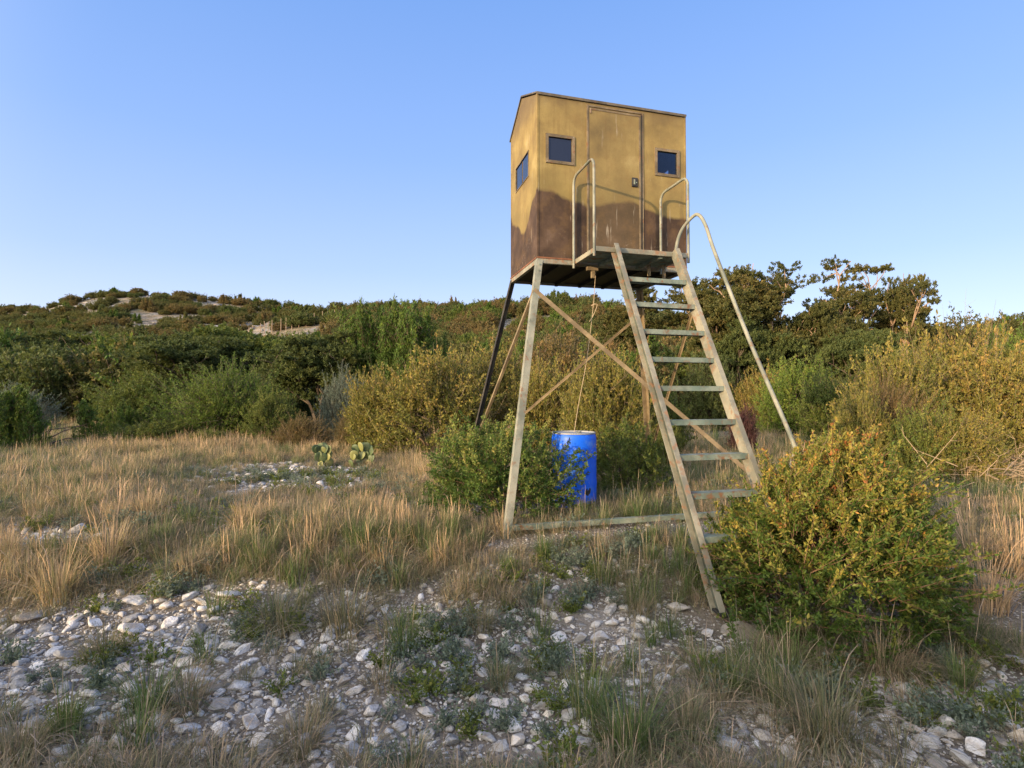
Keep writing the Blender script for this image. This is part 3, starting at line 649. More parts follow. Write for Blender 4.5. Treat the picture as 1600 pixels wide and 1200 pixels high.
# hoop handrails
def hoop(u, top, v1):
    r = .11; pts = [(u, -.05, Z - .11), (u, -.05, Z + top - r)]
    for k in range(1, 7): a = math.pi / 2 * k / 6; pts.append((u, -.05 - r + r * math.cos(a), Z + top - r + r * math.sin(a)))
    pts.append((u, v1 + r, Z + top))
    for k in range(1, 7): a = math.pi / 2 * k / 6; pts.append((u, v1 + r - r * math.sin(a), Z + top - .0 - r + r * math.cos(a)))
    pts.append((u, v1, Z - .11)); mb = MB(); mb.tube(pts, .0155, 10); mb.build('handrail', MP, blind, smooth=True)
hoop(PU0 - .017, .99, -PD + .01); hoop(PU1 + .017, .90, -PD + .01)
# stair ladder
LU0, LU1, RUN, ZL = .70, 1.405, 1.7635, -.3
tp = Vector((0, -PD - .01, Z + .005)); ft = Vector((0, -PD - .01 - RUN, ZL + .045)); dl = (ft - tp).normalized(); nl = Vector((0, dl.z, -dl.y)); nl = nl if nl.y < 0 else -nl
for u, s in ((LU0, -1), (LU1, 1)):
    b_, h_, tk = .052, .11, .006; U1 = Vector((1, 0, 0))
    # C channel open to the outside: web against the treads
    x0 = -s * 0.0; sec = [U1 * 0 - nl * h_ / 2, U1 * s * b_ - nl * h_ / 2, U1 * s * b_ - nl * (h_ / 2 - tk), U1 * s * tk - nl * (h_ / 2 - tk), U1 * s * tk + nl * (h_ / 2 - tk), U1 * s * b_ + nl * (h_ / 2 - tk), U1 * s * b_ + nl * h_ / 2, nl * h_ / 2]
    if s > 0: sec = sec[::-1]
    a0 = Vector((u + (.0), tp.y, tp.z)); a1 = Vector((u, ft.y, ft.z))
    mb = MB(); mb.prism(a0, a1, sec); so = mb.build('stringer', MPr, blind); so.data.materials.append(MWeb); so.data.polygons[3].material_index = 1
    mb = MB(); mb.box(u - .045, u + .055, ft.y - .085, ft.y + .085, ZL + .046, ZL + .062); mb.build('foot_plate', MBlackish, blind, bevel=.003)
for kf in (.1161, .2041, .2941, .3812, .4667, .5618, .6528, .7454, .8429, .934):
    c = tp + (ft - tp) * kf; mb = MB(); mb.box(LU0 + .004, LU1 - .004, c.y - .055, c.y + .055, c.z - .006, c.z); mb.box(LU0 + .004, LU1 - .004, c.y - .055, c.y - .050, c.z - .048, c.z - .0065)
    mb.box(LU0 + .004, LU1 - .004, c.y + .050, c.y + .055, c.z - .048, c.z - .0065)
    mb.build('tread', MPg, blind)
pts = smooth_path([(1.44, -.66, Z - .06), (1.455, -.67, Z + .10), (1.50, -.70, Z + .25), (1.57, -.78, Z + .365), (1.60, -.87, Z + .372), (1.62, -.97, Z + .22), (1.63, -1.12, Z - .13), (1.66, -1.6, Z - 1.11), (1.70, -2.09, Z - 2.05), (1.70, -2.10, Z - 2.17), (1.66, -2.07, Z - 2.30), (1.56, -1.98, Z - 2.42), (1.46, -1.95, Z - 2.46)], 6)
mb = MB(); mb.tube(pts, .0195, 10); mb.build('stair_handrail', MP, blind, smooth=True)

# rope, barrel
bxl, byl = .81, 7.05; bz = gz(bxl, byl)
mb = MB(); prof = [(.27, 0), (.285, .02), (.29, .06)]
for q in range(1, 18):
    z = .06 + q * .04765; r = .29
    if q in (5, 13): r = .297
    if q in (6, 12, 4, 14): r = .292
    prof.append((r, z))
prof += [(.286, .90), (.278, .925), (.276, .93), (.283, .935), (.283, .952), (.268, .955), (.262, .938), (.2, .936), (.01, .936)]
m, t, o = new_mat('blue_plastic'); v = objvec(t)
c = mixc(t, ramp(t, noise(t, v, 4, 5, .6), [(.56, (0, 0, 0)), (.68, (.5, .5, .5))]), (.008, .13, .85), (.16, .36, .8))
c = mixc(t, ramp(t, noise(t, v, 14, 6, .7), [(.62, (0, 0, 0)), (.68, (.5, .5, .5))]), c, (.42, .44, .42))
sp = N(t, 'ShaderNodeSeparateXYZ'); L(t, v, sp.inputs[0]); c = mixc(t, math_(t, 'GREATER_THAN', sp.outputs[2], .934), c, (.30, .31, .32))
principled(t, o, c, .42, .4, bump(t, noise(t, v, 8, 4), .12, .02))
mb.lathe(prof, 48); barrel = mb.build('barrel', m, smooth=True, loc=(bxl, byl, bz - .01), rot=(0, 0, .4))
tag(barrel, 'blue plastic drum standing in grass under the hunting blind', 'barrel')
mb = MB(); pr = [(.2935 * math.cos(a), .2935 * math.sin(a), z) for a, z in ((-1.62, .20), (-1.45, .16), (-1.3, .20), (-1.28, .25), (-1.42, .275), (-1.55, .24))]
mb.add(pr, [tuple(range(6))]); mb.build('drain_hole', MBlackish, barrel)
for (x, y) in ((.12, .08), (-.12, -.06)):
    mb = MB(); mb.lathe([(.035, .937), (.035, .95), (.02, .952)], 16, (x, y, 0)); mb.build('bung_cap', MP, barrel)
def hitu(px, py, depth):
    c, s = math.cos(PITCH), math.sin(PITCH); X = (px - 800) / FPX; u = (600 - py) / FPX
    k = depth / (c - u * s); return Vector((X * k, depth, HC + (s + u * c) * k))
ra_ = hitu(931, 447, 6.75); ra_.z = Z - .062; rb_ = hitu(927, 478, 6.8); rc_ = Vector((bxl + .0, byl - .05, bz + .94))
mb = MB(); mb.tube(smooth_path([ra_, ra_ * .5 + rb_ * .5, rb_, rb_ * .6 + rc_ * .4 + Vector((.015, 0, -.03)), rb_ * .2 + rc_ * .8, rc_], 5), .0042, 6)
mb.tube(smooth_path([rb_ + Vector((.02, 0, .03)), rb_ + Vector((-.03, 0, .0)), rb_ + Vector((.05, 0, .02)), rb_ + Vector((.0, 0, -.12)), rb_ + Vector((-.05, 0, -.2))], 4), .005, 6)
mR, t, o = new_mat('rope_fibre'); principled(t, o, (.48, .38, .26), .9, .1)
tag(mb.build('rope', mR), 'thin tan rope hanging from the blind floor down to the blue drum', 'rope')
#@@PLANTS
# ------------------------------------------------------------------ near and middle plants
def spot(px, d): x = (px - 800) / FPX * d; return x, d, gz(x, d)
def size(px, d, wpx, top):
    x, y, z = spot(px, d); return wpx / 2 * d / FPX, (620 - top) * d / FPX + HC - z
x, y, z = 2.55, 4.50, gz(2.55, 4.50)
plant('sumac_bush', shrub_geo(.94, 1.37, 2500, 46, .033, .0155, 3, low=-.62, upb=.45, shell=.34, spikes=.10, stems=26, tlen=.26, cz=.42, toprich=.75, up=.3, lob=.26, sr=.5, cone=.32, lean=(.07, 0), skirt=.26, gaps=22, slope=.34), M['bigbush'], (x, y, z), 'large round bush of yellowing green leaves with red tips swallowing the ladder side', 'bush')
x, y, z = spot(783, 6.75)
plant('evergreen_bush', shrub_geo(.93, 1.12, 850, 44, .038, .018, 5, low=-.6, upb=.45, shell=.36, spikes=.08, stems=16, tlen=.24, cz=.42, toprich=.5, sr=.5, skirt=.4, lean=(-.05, 0)), M['evergreen'], (x, y, z - .02), 'leafy green bush with yellow top behind the front left tower leg', 'bush')
x, y, z = spot(985, 8.1)
plant('evergreen_bush', shrub_geo(.70, .98, 380, 40, .04, .02, 6, low=-.4, upb=.5, shell=.4, stems=14, tlen=.26, cz=.34), M['green'], (x, y, z), 'dark green bush just right of the blue drum', 'bush')
# shared sources for the middle distance
SRC = {}
def src(key, name, g, mat, cat, stem='stems'):
    SRC[key] = plant(name, g, mat, (0, 0, 0), 'x', cat, stem_name=stem)
def unit(key):
    me = SRC[key].children[0].data; co = np.empty(len(me.vertices) * 3, np.float32); me.vertices.foreach_get('co', co); co = co.reshape(-1, 3)
    return np.percentile(np.hypot(co[:, 0], co[:, 1]), 97), np.percentile(co[:, 2], 99.7)
src('shrubA', 'shrub', shrub_geo(1.6, 2.6, 1150, 26, .085, .042, 31, low=-.45, lob=.6, spikes=.18, stems=18, tlen=.55, cz=.36, tw=.005, toprich=.3), M['golden'], 'shrub')
src('shrubB', 'shrub', shrub_geo(1.5, 2.2, 1050, 26, .08, .042, 32, low=-.45, spikes=.2, stems=18, tlen=.55, cz=.36, tw=.005, toprich=.2, lob=.5), M['golden'], 'shrub')
src('shrubC', 'shrub', shrub_geo(2.2, 3.2, 1500, 26, .12, .055, 33, low=-.45, spikes=.12, stems=18, tlen=.7, cz=.38, tw=.006, lob=.5), M['green'], 'shrub')
src('fine', 'shrub', shrub_geo(1.6, 2.2, 1500, 30, .075, .022, 34, low=-.45, spikes=.14, stems=26, tlen=.6, cz=.34, tw=.005, lob=.5, spread=.6), M['bluegrey'], 'shrub')
src('junA', 'juniper_tree', shrub_geo(1.5, 4.2, 1900, 30, .12, .03, 35, spire=15, upb=.8, stems=10, tlen=.5, tw=.006, spread=.65, up=.5), M['juniper'], 'juniper')
src('junB', 'juniper_tree', shrub_geo(1.4, 1.9, 1300, 30, .09, .026, 36, spire=8, upb=1.0, stems=10, tlen=.4, tw=.005, spread=.5, up=.6), M['juniper'], 'juniper')
src('oakA', 'oak_tree', tree_geo(8, 3.4, 41, 1, 150, .72, .10, 26, 26, open_=.26), M['oak'], 'oak', 'trunk')
src('oakB', 'oak_tree', tree_geo(8, 3.0, 43, 2, 155, .72, .10, 26, 26, open_=.20), M['oak'], 'oak', 'trunk')
src('oakC', 'oak_tree', tree_geo(8, 2.8, 47, 1, 60, .60, .09, 24, 28, open_=.56, lean=.12, crown0=.5, r0=.15), M['oak'], 'oak', 'trunk')
src('leafy', 'broadleaf_tree', tree_geo(5, 2.6, 51, 3, 230, .66, .10, 24, 24, open_=.03, r0=.1, crown0=.3), M['dark'], 'tree', 'trunk')
UN = {k: unit(k) for k in SRC}; USED = set()
def put(key, px, d, wpx, top, label, mat=None, group=None, name=None, cat=None, rz=None):
    r, h = size(px, d, wpx, top); ur, uh = UN[key]; x, y, z = spot(px, d)
    rz = random.random() * 6.28 if rz is None else rz
    o = replant(SRC[key], (x, y, z - .04), (r / ur, r / ur * (.9 + .2 * random.random()), h / uh), rz, label, M[mat] if mat else None, group, cat)
    if name: o.name = name
    return o
T_ = [
 ('junB', 45, 14.0, 190, 602, 'dark green low juniper clump at the left edge beside the grassy path', None),
 ('junB', 205, 16.8, 95, 630, 'small bright green juniper standing alone beside the grassy path', 'juniper'),
 ('fine', 20, 22, 110, 602, 'grey green feathery shrub behind the low juniper at the left edge', 'bluegrey'),
 ('shrubC', 232, 24, 140, 580, 'mid green rounded shrub behind the small lone juniper', 'green'),
 ('fine', 362, 17, 190, 563, 'bright green feathery shrub, the largest lit bush left of the path grass', 'bright'),
 ('shrubA', 425, 16.2, 90, 610, 'green shrub with orange leaf tips at the right foot of the bright feathery shrub', 'green'),
 ('leafy', 300, 27, 200, 520, 'dark leafy tree behind the bright green feathery shrub', 'dark'),
 ('leafy', 500, 23, 190, 522, 'broad dark green tree left of the tall juniper', 'dark'),
 ('shrubC', 430, 25, 120, 575, 'deep green shrub between the bright feathery shrub and the broad dark tree', 'dark'),
 ('leafy', 400, 31, 190, 515, 'dark tree rising behind the bright feathery shrub', 'green'),
 ('shrubC', 85, 46, 90, 582, 'green shrub at the far end of the grassy path', 'green'),
 ('leafy', 190, 44, 200, 530, 'green tree behind the end of the grassy path', 'green'),
 ('leafy', 55, 42, 180, 520, 'dark tree on the far left edge above the path', 'dark'),
 ('junA', 582, 23, 130, 478, 'left half of the twin tall juniper behind the golden shrub', None),
 ('junA', 640, 22.5, 140, 473, 'tallest bright juniper standing above the golden shrub', None),
 ('junB', 680, 24, 60, 520, 'short juniper at the right foot of the tall juniper pair', 'juniper'),
 ('fine', 535, 18.5, 85, 575, 'pale blue grey shrub between dark tree and golden shrub', 'bluegrey'),
 ('shrubA', 685, 13.4, 215, 545, 'big golden green shrub left of the tower', 'golden'),
 ('shrubB', 600, 13.9, 120, 578, 'golden shrub forming the left shoulder of the big golden shrub', 'golden'),
 ('fine', 560, 14.6, 80, 630, 'straw coloured low shrub at the left foot of the golden shrub', 'brownish'),
 ('shrubA', 775, 15, 130, 535, 'golden green shrub seen between the two left tower legs', 'golden'),
 ('shrubB', 850, 14, 120, 560, 'green and gold shrub seen behind the drum rope', 'golden'),
 ('shrubA', 945, 11.2, 160, 548, 'golden shrub behind the blue drum', 'golden'),
 ('shrubB', 1030, 12.5, 90, 590, 'green shrub behind the ladder foot and rear right leg', 'green'),
 ('shrubC', 880, 19, 200, 520, 'olive shrub further back behind the golden drum shrub', 'brownish'),
 ('shrubB', 1035, 9.7, 50, 660, 'small green shrub under the rear right tower leg', 'green'),
 ('oakA', 1100, 31, 250, 420, 'live oak directly behind the top of the stair ladder', None),
 ('oakB', 1205, 27, 235, 410, 'broad dense live oak right of the ladder handrail with sunlit orange trunk', None),
 ('oakC', 1340, 29, 180, 393, 'tallest open live oak with pale bare trunk and sky gaps', None),
 ('oakB', 1395, 30, 115, 434, 'live oak leaning at the right shoulder of the tallest oak', None),
 ('oakA', 1010, 36, 180, 462, 'small live oak seen between the tower leg and the ladder', None),
 ('shrubA', 1245, 19, 120, 560, 'bright green shrub under the broad dense live oak', 'bright'),
 ('shrubB', 1305, 16, 110, 580, 'leafy green shrub below the tallest oak trunk', 'green'),
 ('shrubA', 1195, 23, 90, 575, 'yellow green shrub at the edge of the far clearing', 'golden'),
 ('shrubC', 1110, 24, 90, 555, 'dark shrub behind the middle treads of the ladder', 'dark'),
 ('shrubB', 1160, 12.5, 42, 632, 'small dark purple leaved shrub beside the ladder rail', 'purple'),
 ('shrubA', 1395, 11, 160, 540, 'golden green shrub right of the clearing behind the big bush', 'golden'),
 ('shrubB', 1470, 12, 190, 512, 'tall golden green shrub near the right edge', 'golden'),
 ('shrubA', 1560, 10.5, 190, 545, 'wide golden shrub cut by the right edge of the picture', 'golden'),
 ('shrubC', 1600, 14, 160, 520, 'yellow green shrub at the far right edge behind the wide golden shrub', 'bright'),
 ('shrubB', 1345, 9.4, 90, 600, 'loose twiggy shrub rising just behind the big bush', 'golden'),
 ('shrubC', 1500, 30, 160, 497, 'brownish oak scrub on the skyline right of the oaks', 'oak'),
 ('leafy', 1275, 28, 150, 470, 'dark tree filling the hollow between the two largest oaks', 'oak'),
 ('leafy', 1490, 33, 120, 508, 'olive tree right of the leaning oak on the skyline', 'oak'),
 ('shrubB', 238, 15.5, 120, 655, 'small mid green shrub out in the grass right of the lone juniper', 'green'),
 ('fine', 470, 15, 90, 645, 'low olive shrub out in the grass before the dark tree', 'brownish'),
 ('shrubB', 330, 15.2, 60, 668, 'tiny green shrub at the grass edge before the bright shrub', 'green'),
 ('shrubB', 1445, 8.8, 110, 632, 'mid green bush half hidden behind the right side of the big bush', 'green'),
 ('fine', 1385, 10.2, 110, 585, 'twiggy brown shrub between the golden green shrubs at right', 'brownish'),
 ('shrubB', 1540, 11.5, 110, 532, 'deep green shrub between the two golden shrubs at the right', 'green'),
 ('leafy', 1580, 34, 150, 492, 'round oak on the skyline at the right edge', 'oak'),
 ('leafy', 1345, 24, 150, 515, 'dark leafy tree filling in below the tallest oak', 'dark'),
 ('leafy', 1180, 26, 130, 500, 'shaded tree at the left foot of the broad dense oak', 'dark'),
]
for q in T_: put(*q[:6], mat=q[6])
put('shrubB', 1490, 8.6, 130, 640, 'drab olive shrub above the dead branches at right', 'golden')
put('fine', 15, 9.2, 90, 740, 'dark grey green low shrub cut by the left edge above the stones', 'green')
# the wood edge on the bank behind the photographer (its shade lies over the foreground)
for q in range(40):
    x = -46 + q * 1.4 + random.uniform(-.5, .5); y = -14.2 + random.uniform(-.8, .8); k_ = 'junB' if q % 3 else 'shrubC'
    ur, uh = UN[k_]; h_ = random.uniform(.75, 1.25) + (.8 if x < -34 else 0)
    replant(SRC[k_], (x, y, gz(x, y) - .1), (1.5 / ur, 1.5 / ur, h_ / uh), random.random() * 6, 'low juniper on the bank behind the camera', M['dark'], 'bushes on the bank behind the camera', 'bush')

def rock_geo(seed, sub=2, cuts=16, flat=.7):
    rs = np.random.RandomState(seed); import bmesh
    bm = bmesh.new(); bmesh.ops.create_icosphere(bm, subdivisions=sub, radius=1); bm.verts.ensure_lookup_table()
    v = np.array([q.co[:] for q in bm.verts]); f = np.array([[q.index for q in p.verts] for p in bm.faces]); bm.free()
    for _ in range(cuts):
        nn = nrm(rs.randn(3)); dd = .36 + .42 * rs.rand(); e = np.maximum(v @ nn - dd, 0); v = v - nn * e[:, None] * .97
    v *= 1 + .10 * (vnoise(v[:, 0] * 2 + v[:, 2], v[:, 1] * 2 - v[:, 2], 1.3, seed)[:, None] - .5)
    v *= np.array([1, .65 + .3 * rs.rand(), flat * (.7 + .5 * rs.rand())]); return v, f
# ------------------------------------------------------------------ far wood and hillside
FAR = []
def farmesh(g, nm, mat):
    v = merge([g[0], g[1]]); return mk_mesh(nm, *v[:2], [mat], v[2])
fkinds = {}
for i_, (nm, g) in enumerate((('round', shrub_geo(1, 1.25, 420, 18, .105, .065, 61, low=-.45, spikes=.05, stems=5, tlen=.35, twigs=False, lob=.5)), ('lobed', shrub_geo(1, 1.15, 420, 18, .105, .065, 62, low=-.45, spikes=.07, stems=5, tlen=.35, twigs=False, lob=.7)),
                             ('loose', shrub_geo(1, 1.1, 360, 16, .105, .06, 63, low=-.45, spikes=.14, stems=8, tlen=.45, twigs=False, lob=.6)), ('spiry', shrub_geo(.8, 1.5, 400, 18, .12, .05, 64, spire=7, stems=5, tlen=.3, upb=1.1, twigs=False)))):
    for mt in ('dark', 'green', 'oak', 'brownish', 'juniper', 'golden'):
        fkinds[nm, mt] = farmesh(g, 'foliage', M[mt])
for nm, g in (('round', shrub_geo(1, 1.25, 420, 34, .058, .036, 71, low=-.45, spikes=.06, stems=7, tlen=.30, tw=.004, lob=.4)), ('lobed', shrub_geo(1, 1.15, 420, 34, .058, .036, 72, low=-.45, spikes=.08, stems=7, tlen=.30, tw=.004, lob=.75)),
              ('loose', shrub_geo(1, 1.1, 380, 30, .06, .034, 73, low=-.45, spikes=.16, stems=10, tlen=.4, tw=.004, lob=.7)), ('spiry', shrub_geo(.8, 1.5, 480, 30, .075, .026, 74, spire=8, stems=5, tlen=.26, upb=1.1, tw=.004, spread=.5))):
    for mt in ('dark', 'green', 'oak', 'brownish', 'juniper', 'golden'):
        fkinds['near ' + nm, mt] = farmesh(g, 'foliage', M[mt])
rs = np.random.RandomState(77); cand = []
def far_add(n_, d0, d1, p0, p1, h0, h1, keep=None, mats=('dark', 'green', 'oak'), zone=0, wr=(.75, 1.15)):
    for _ in range(n_):
        d = math.sqrt(rs.uniform(d0 * d0, d1 * d1)); px = rs.uniform(p0, p1); x = (px - 800) / FPX * d
        if keep is not None and not keep(px, d, x): continue
        h = rs.uniform(h0, h1); nm = ('round', 'lobed', 'loose', 'spiry')[rs.choice(4, p=[.35, .35, .2, .1])]; mt = mats[rs.randint(len(mats))]
        if nm == 'spiry': mt = 'juniper' if rs.rand() < .5 else mt
        cand.append((h * FPX / d, x, d, h, h * rs.uniform(*wr), ('near ' if d < 72 else '') + nm, mt, zone, px))
path = lambda px, d: d < 60 and 95 < px < 190 - (d - 30) * 1.2
fencegap = lambda px, d: 360 < px < 575 and 104 < d < 134
far_add(560, 31, 62, -250, 560, 2.8, 4.8, lambda px, d, x: not path(px, d), ('dark', 'green', 'dark', 'juniper', 'oak'), 0, (.6, .9))
far_add(620, 62, 130, -250, 620, 2.2, 4.0, lambda px, d, x: not fencegap(px, d), ('oak', 'dark', 'oak', 'brownish', 'green'), 1, (.6, .85))
far_add(1700, 128, 236, -200, 560, .8, 3.2, lambda px, d, x: fbm(x, d, .06, 31) > (.52 if 120 < px < 480 else .36) or (d > 226 and rs.rand() < .6), ('dark', 'oak', 'brownish', 'oak'), 2, (.7, 1.2))
far_add(500, 25, 70, 640, 1010, 2.0, 3.6, None, ('brownish', 'golden', 'oak', 'dark'), 3, (.6, .9))
far_add(1200, 68, 145, 520, 1080, 1.6, 3.4, lambda px, d, x: fbm(x, d, .06, 33) > .28 or d > 132, ('brownish', 'oak', 'dark', 'brownish', 'green'), 4, (.6, .9))
far_add(420, 33, 60, 1010, 1900, 3.0, 4.8, None, ('oak', 'dark', 'green'), 5, (.6, .9))
far_add(500, 60, 142, 1000, 1900, 2.6, 4.4, None, ('oak', 'dark', 'brownish'), 5, (.6, .9))
cand.sort(reverse=True, key=lambda c: c[0] if -60 < c[8] < 1660 else 0)
ZL_ = [('tree in the shaded wood left of the tower', 'trees in the shaded wood left of the tower', 'woodland_tree', 'tree'),
       ('oak scrub on the lower slope', 'oaks on the lower slope under the rocky hill', 'slope_tree', 'tree'),
       ('bush on the rocky hill', 'bushes dotted over the rocky hill', 'hillside_bush', 'bush'),
       ('scrub behind the golden shrubs under the blind', 'scrub at the foot of the middle ridge', 'scrub_bush', 'bush'),
       ('scrub bush on the brown ridge behind the tower legs', 'scrub bushes on the middle ridge', 'ridge_bush', 'bush'),
       ('tree in the oak wood right of the ladder', 'trees in the oak wood at right', 'oakwood_tree', 'tree')]
cw = {'dark': 'dark green', 'green': 'mid green', 'oak': 'olive brown', 'brownish': 'russet brown', 'juniper': 'deep green', 'golden': 'yellow green'}
fw_ = {'round': 'rounded', 'lobed': 'lumpy', 'loose': 'loose twiggy', 'spiry': 'pointed'}
nind = {}; rest = []
for c in cand:
    s, x, d, h, r, nm, mt, zone, px = c
    cap = (60, 60, 60, 30, 60, 30)[zone]
    if nind.get(zone, 0) < cap:
        nind[zone] = nind.get(zone, 0) + 1
        lb, gp, on, ct = ZL_[zone]
        o = link(on, fkinds[nm, mt], loc=(x, d, gz(x, d) - .1), rot=(0, 0, rs.rand() * 6.28), scale=(r, r, h / 1.2))
        pz = ((60, 'at the left edge'), (180, 'above the grassy path'), (290, 'left of the bright shrub'), (450, 'above the bright shrub'), (570, 'left of the tall juniper'), (700, 'behind the tall juniper'), (800, 'left of the tower legs'), (930, 'between the tower legs'), (1060, 'behind the ladder top'), (1180, 'behind the handrail'), (1320, 'under the dense oak'), (1480, 'under the open oak'), (9999, 'by the right edge'))
        tag(o, '%s%s %s %s, %s' % ('small ' if h < (3.6, 3.0, 1.8, 2.6, 2.3, 3.6)[zone] else 'tall ', fw_[nm.replace('near ', '')], cw[mt], lb.split(' left of the tower')[0].split(' right of the ladder')[0].split(' behind the golden shrubs')[0].split(' behind the tower legs')[0].replace(' at far left', ''), next(b for a, b in pz if px < a)), ct, gp)
    else: rest.append(c)
for zn, nm_ in ((0, 'shaded_wood'), (1, 'slope_wood'), (2, 'hill_scrub'), (3, 'ridge_foot_scrub'), (4, 'ridge_scrub'), (5, 'oak_wood')):
    cc = [c for c in rest if c[7] == zn]
    if not cc: continue
    ks = sorted({(c[5], c[6]) for c in cc})
    X = np.array([c[1] for c in cc]); Y = np.array([c[2] for c in cc])
    pts = np.stack([X, Y, ground_z(X, Y) - .1], 1)
    o = scatter(nm_, pts, [ks.index((c[5], c[6])) for c in cc], rs.rand(len(cc)) * 6.28, np.array([(c[4], c[4], c[3] / 1.2) for c in cc]), [fkinds[k] for k in ks])
    tag(o, {0: 'dense shaded wood left of the tower', 1: 'oak woodland on the slope under the rocky hill', 2: 'low scrub covering the rocky hill', 3: 'scrub at the foot of the ridge behind the tower', 4: 'brown scrub covering the middle ridge', 5: 'oak wood mass behind the right hand shrubs'}[zn], 'woodland')
rs = np.random.RandomState(88); n_ = 5200; d_ = rs.uniform(95, 235, n_); px_ = rs.uniform(-150, 1000, n_); x_ = (px_ - 800) / FPX * d_; kq = fbm(x_, d_, .07, 91) > .46; x_, d_ = x_[kq], d_[kq]
hr = [mk_mesh('outcrop', *rock_geo(600 + q, 2, 12, .5), [M['hillrock']], smooth=False) for q in range(6)]; sz = .25 + 1.3 * rs.rand(len(x_)) ** 3
tag(scatter('hillside_rocks', np.stack([x_, d_, ground_z(x_, d_)], 1), rs.randint(0, 6, len(x_)), rs.rand(len(x_)) * 6.28, np.stack([sz * 1.6, sz * 1.1, sz * .8], 1), hr), 'grey and tan limestone rubble on the hillside', 'rocks')
# posts of the far high fence
fence = link('wire_fence', None, loc=(*spot(460, 128)[:2], 0)); tag(fence, 'far line of thin fence posts and wire crossing the slope left of the juniper', 'fence')
prev = None
mpost, t, o = new_mat('fence_post'); principled(t, o, (.34, .25, .18), .8, .2)
fpts = []
for px in (372, 388, 394, 406, 412, 418, 424, 438, 446, 455, 466, 478, 490, 503, 511, 522, 534, 546):
    x, y, z = spot(px, 128 + (px - 460) * .03); fpts.append((x, y, z))
    mb = MB(); hh = random.uniform(2.6, 3.4); mb.tube([(x - fence.location.x, y - fence.location.y, z - .2), (x - fence.location.x, y - fence.location.y, z + hh)], .09, 5, .07); mb.build('post', mpost, fence)
for q in range(3):
    mb = MB(); mb.tube([(a - fence.location.x, b - fence.location.y, c + .8 + q * .7) for a, b, c in fpts], .012, 3); mb.build('wire', mpost, fence)
#@@GROUNDCOVER
# ------------------------------------------------------------------ where stones lie and where grass grows
ROCKY = [(180, 1060, 330, 130, 1), (650, 1010, 330, 70, 1), (560, 1130, 260, 80, .8), (760, 1100, 220, 90, .9), (930, 970, 130, 60, .8), (1500, 1140, 210, 90, 1), (1200, 1150, 100, 60, .8), (440, 747, 150, 24, 1.3), (100, 838, 90, 22, .9), (330, 935, 160, 30, .8), (730, 900, 40, 14, .6), (1100, 1010, 90, 50, .6), (60, 960, 130, 40, .6), (870, 1150, 100, 60, .5), (620, 775, 60, 14, .5), (340, 800, 50, 30, .4), (900, 900, 120, 30, .5), (60, 1160, 160, 60, .7), (1060, 1060, 100, 40, .5), (1020, 870, 80, 20, .3)]
def rocky(x, y, hard=False):
    px, py = to_px(x, y, ground_z(x, y)); f = np.zeros_like(px)
    for cx, cy, rx, ry, a in ROCKY:
        f = np.maximum(f, a * np.exp(-(((px - cx) / rx) ** 2 + ((py - cy) / ry) ** 2) ** 1.5 * .7))
    out_ = (py < 0) | (px < -50) | (px > 1650) | (py > 1260)
    f = np.where(out_ & (y < 7), .45, f)
    return np.clip(f * (.35 + 1.6 * fbm(x, y, 1.7, 41)), 0, 1)
def in_any(x, y, lst):
    r = np.zeros(np.shape(x), bool)
    for a, b, c in lst: r |= np.hypot(x - a, y - b) < c
    return r
# stones
rocks = [mk_mesh('stone', *rock_geo(100 + q, 3), [M['stone_pink' if q % 4 == 3 else 'stone']], smooth=False) for q in range(12)]
for r_ in rocks:
    r_.polygons.foreach_set('use_smooth', np.ones(len(r_.polygons), bool)); r_.set_sharp_from_angle(angle=math.radians(24))
pebbles = [mk_mesh('pebble', *rock_geo(200 + q, 2, 10), [M['stone_pink' if q % 5 == 4 else 'stone']], smooth=True) for q in range(9)]
def stone(px, py, wpx, label, ri=None, flat=1.0, grp=None, mat=None, asp=1.0):
    x, y, z = on_ground(px, py); r = wpx / 2 * y / FPX; q = random.randrange(6) if ri is None else ri
    o = link('stone', rocks[q], loc=(x, y, z + r * .22 * flat), rot=(random.uniform(-.2, .2), random.uniform(-.2, .2), random.uniform(-.5, .5)), scale=(r, r * asp, r * flat))
    if mat: o.material_slots[0].link = 'OBJECT'; o.material_slots[0].material = M[mat]
    return tag(o, label, 'stone', grp)
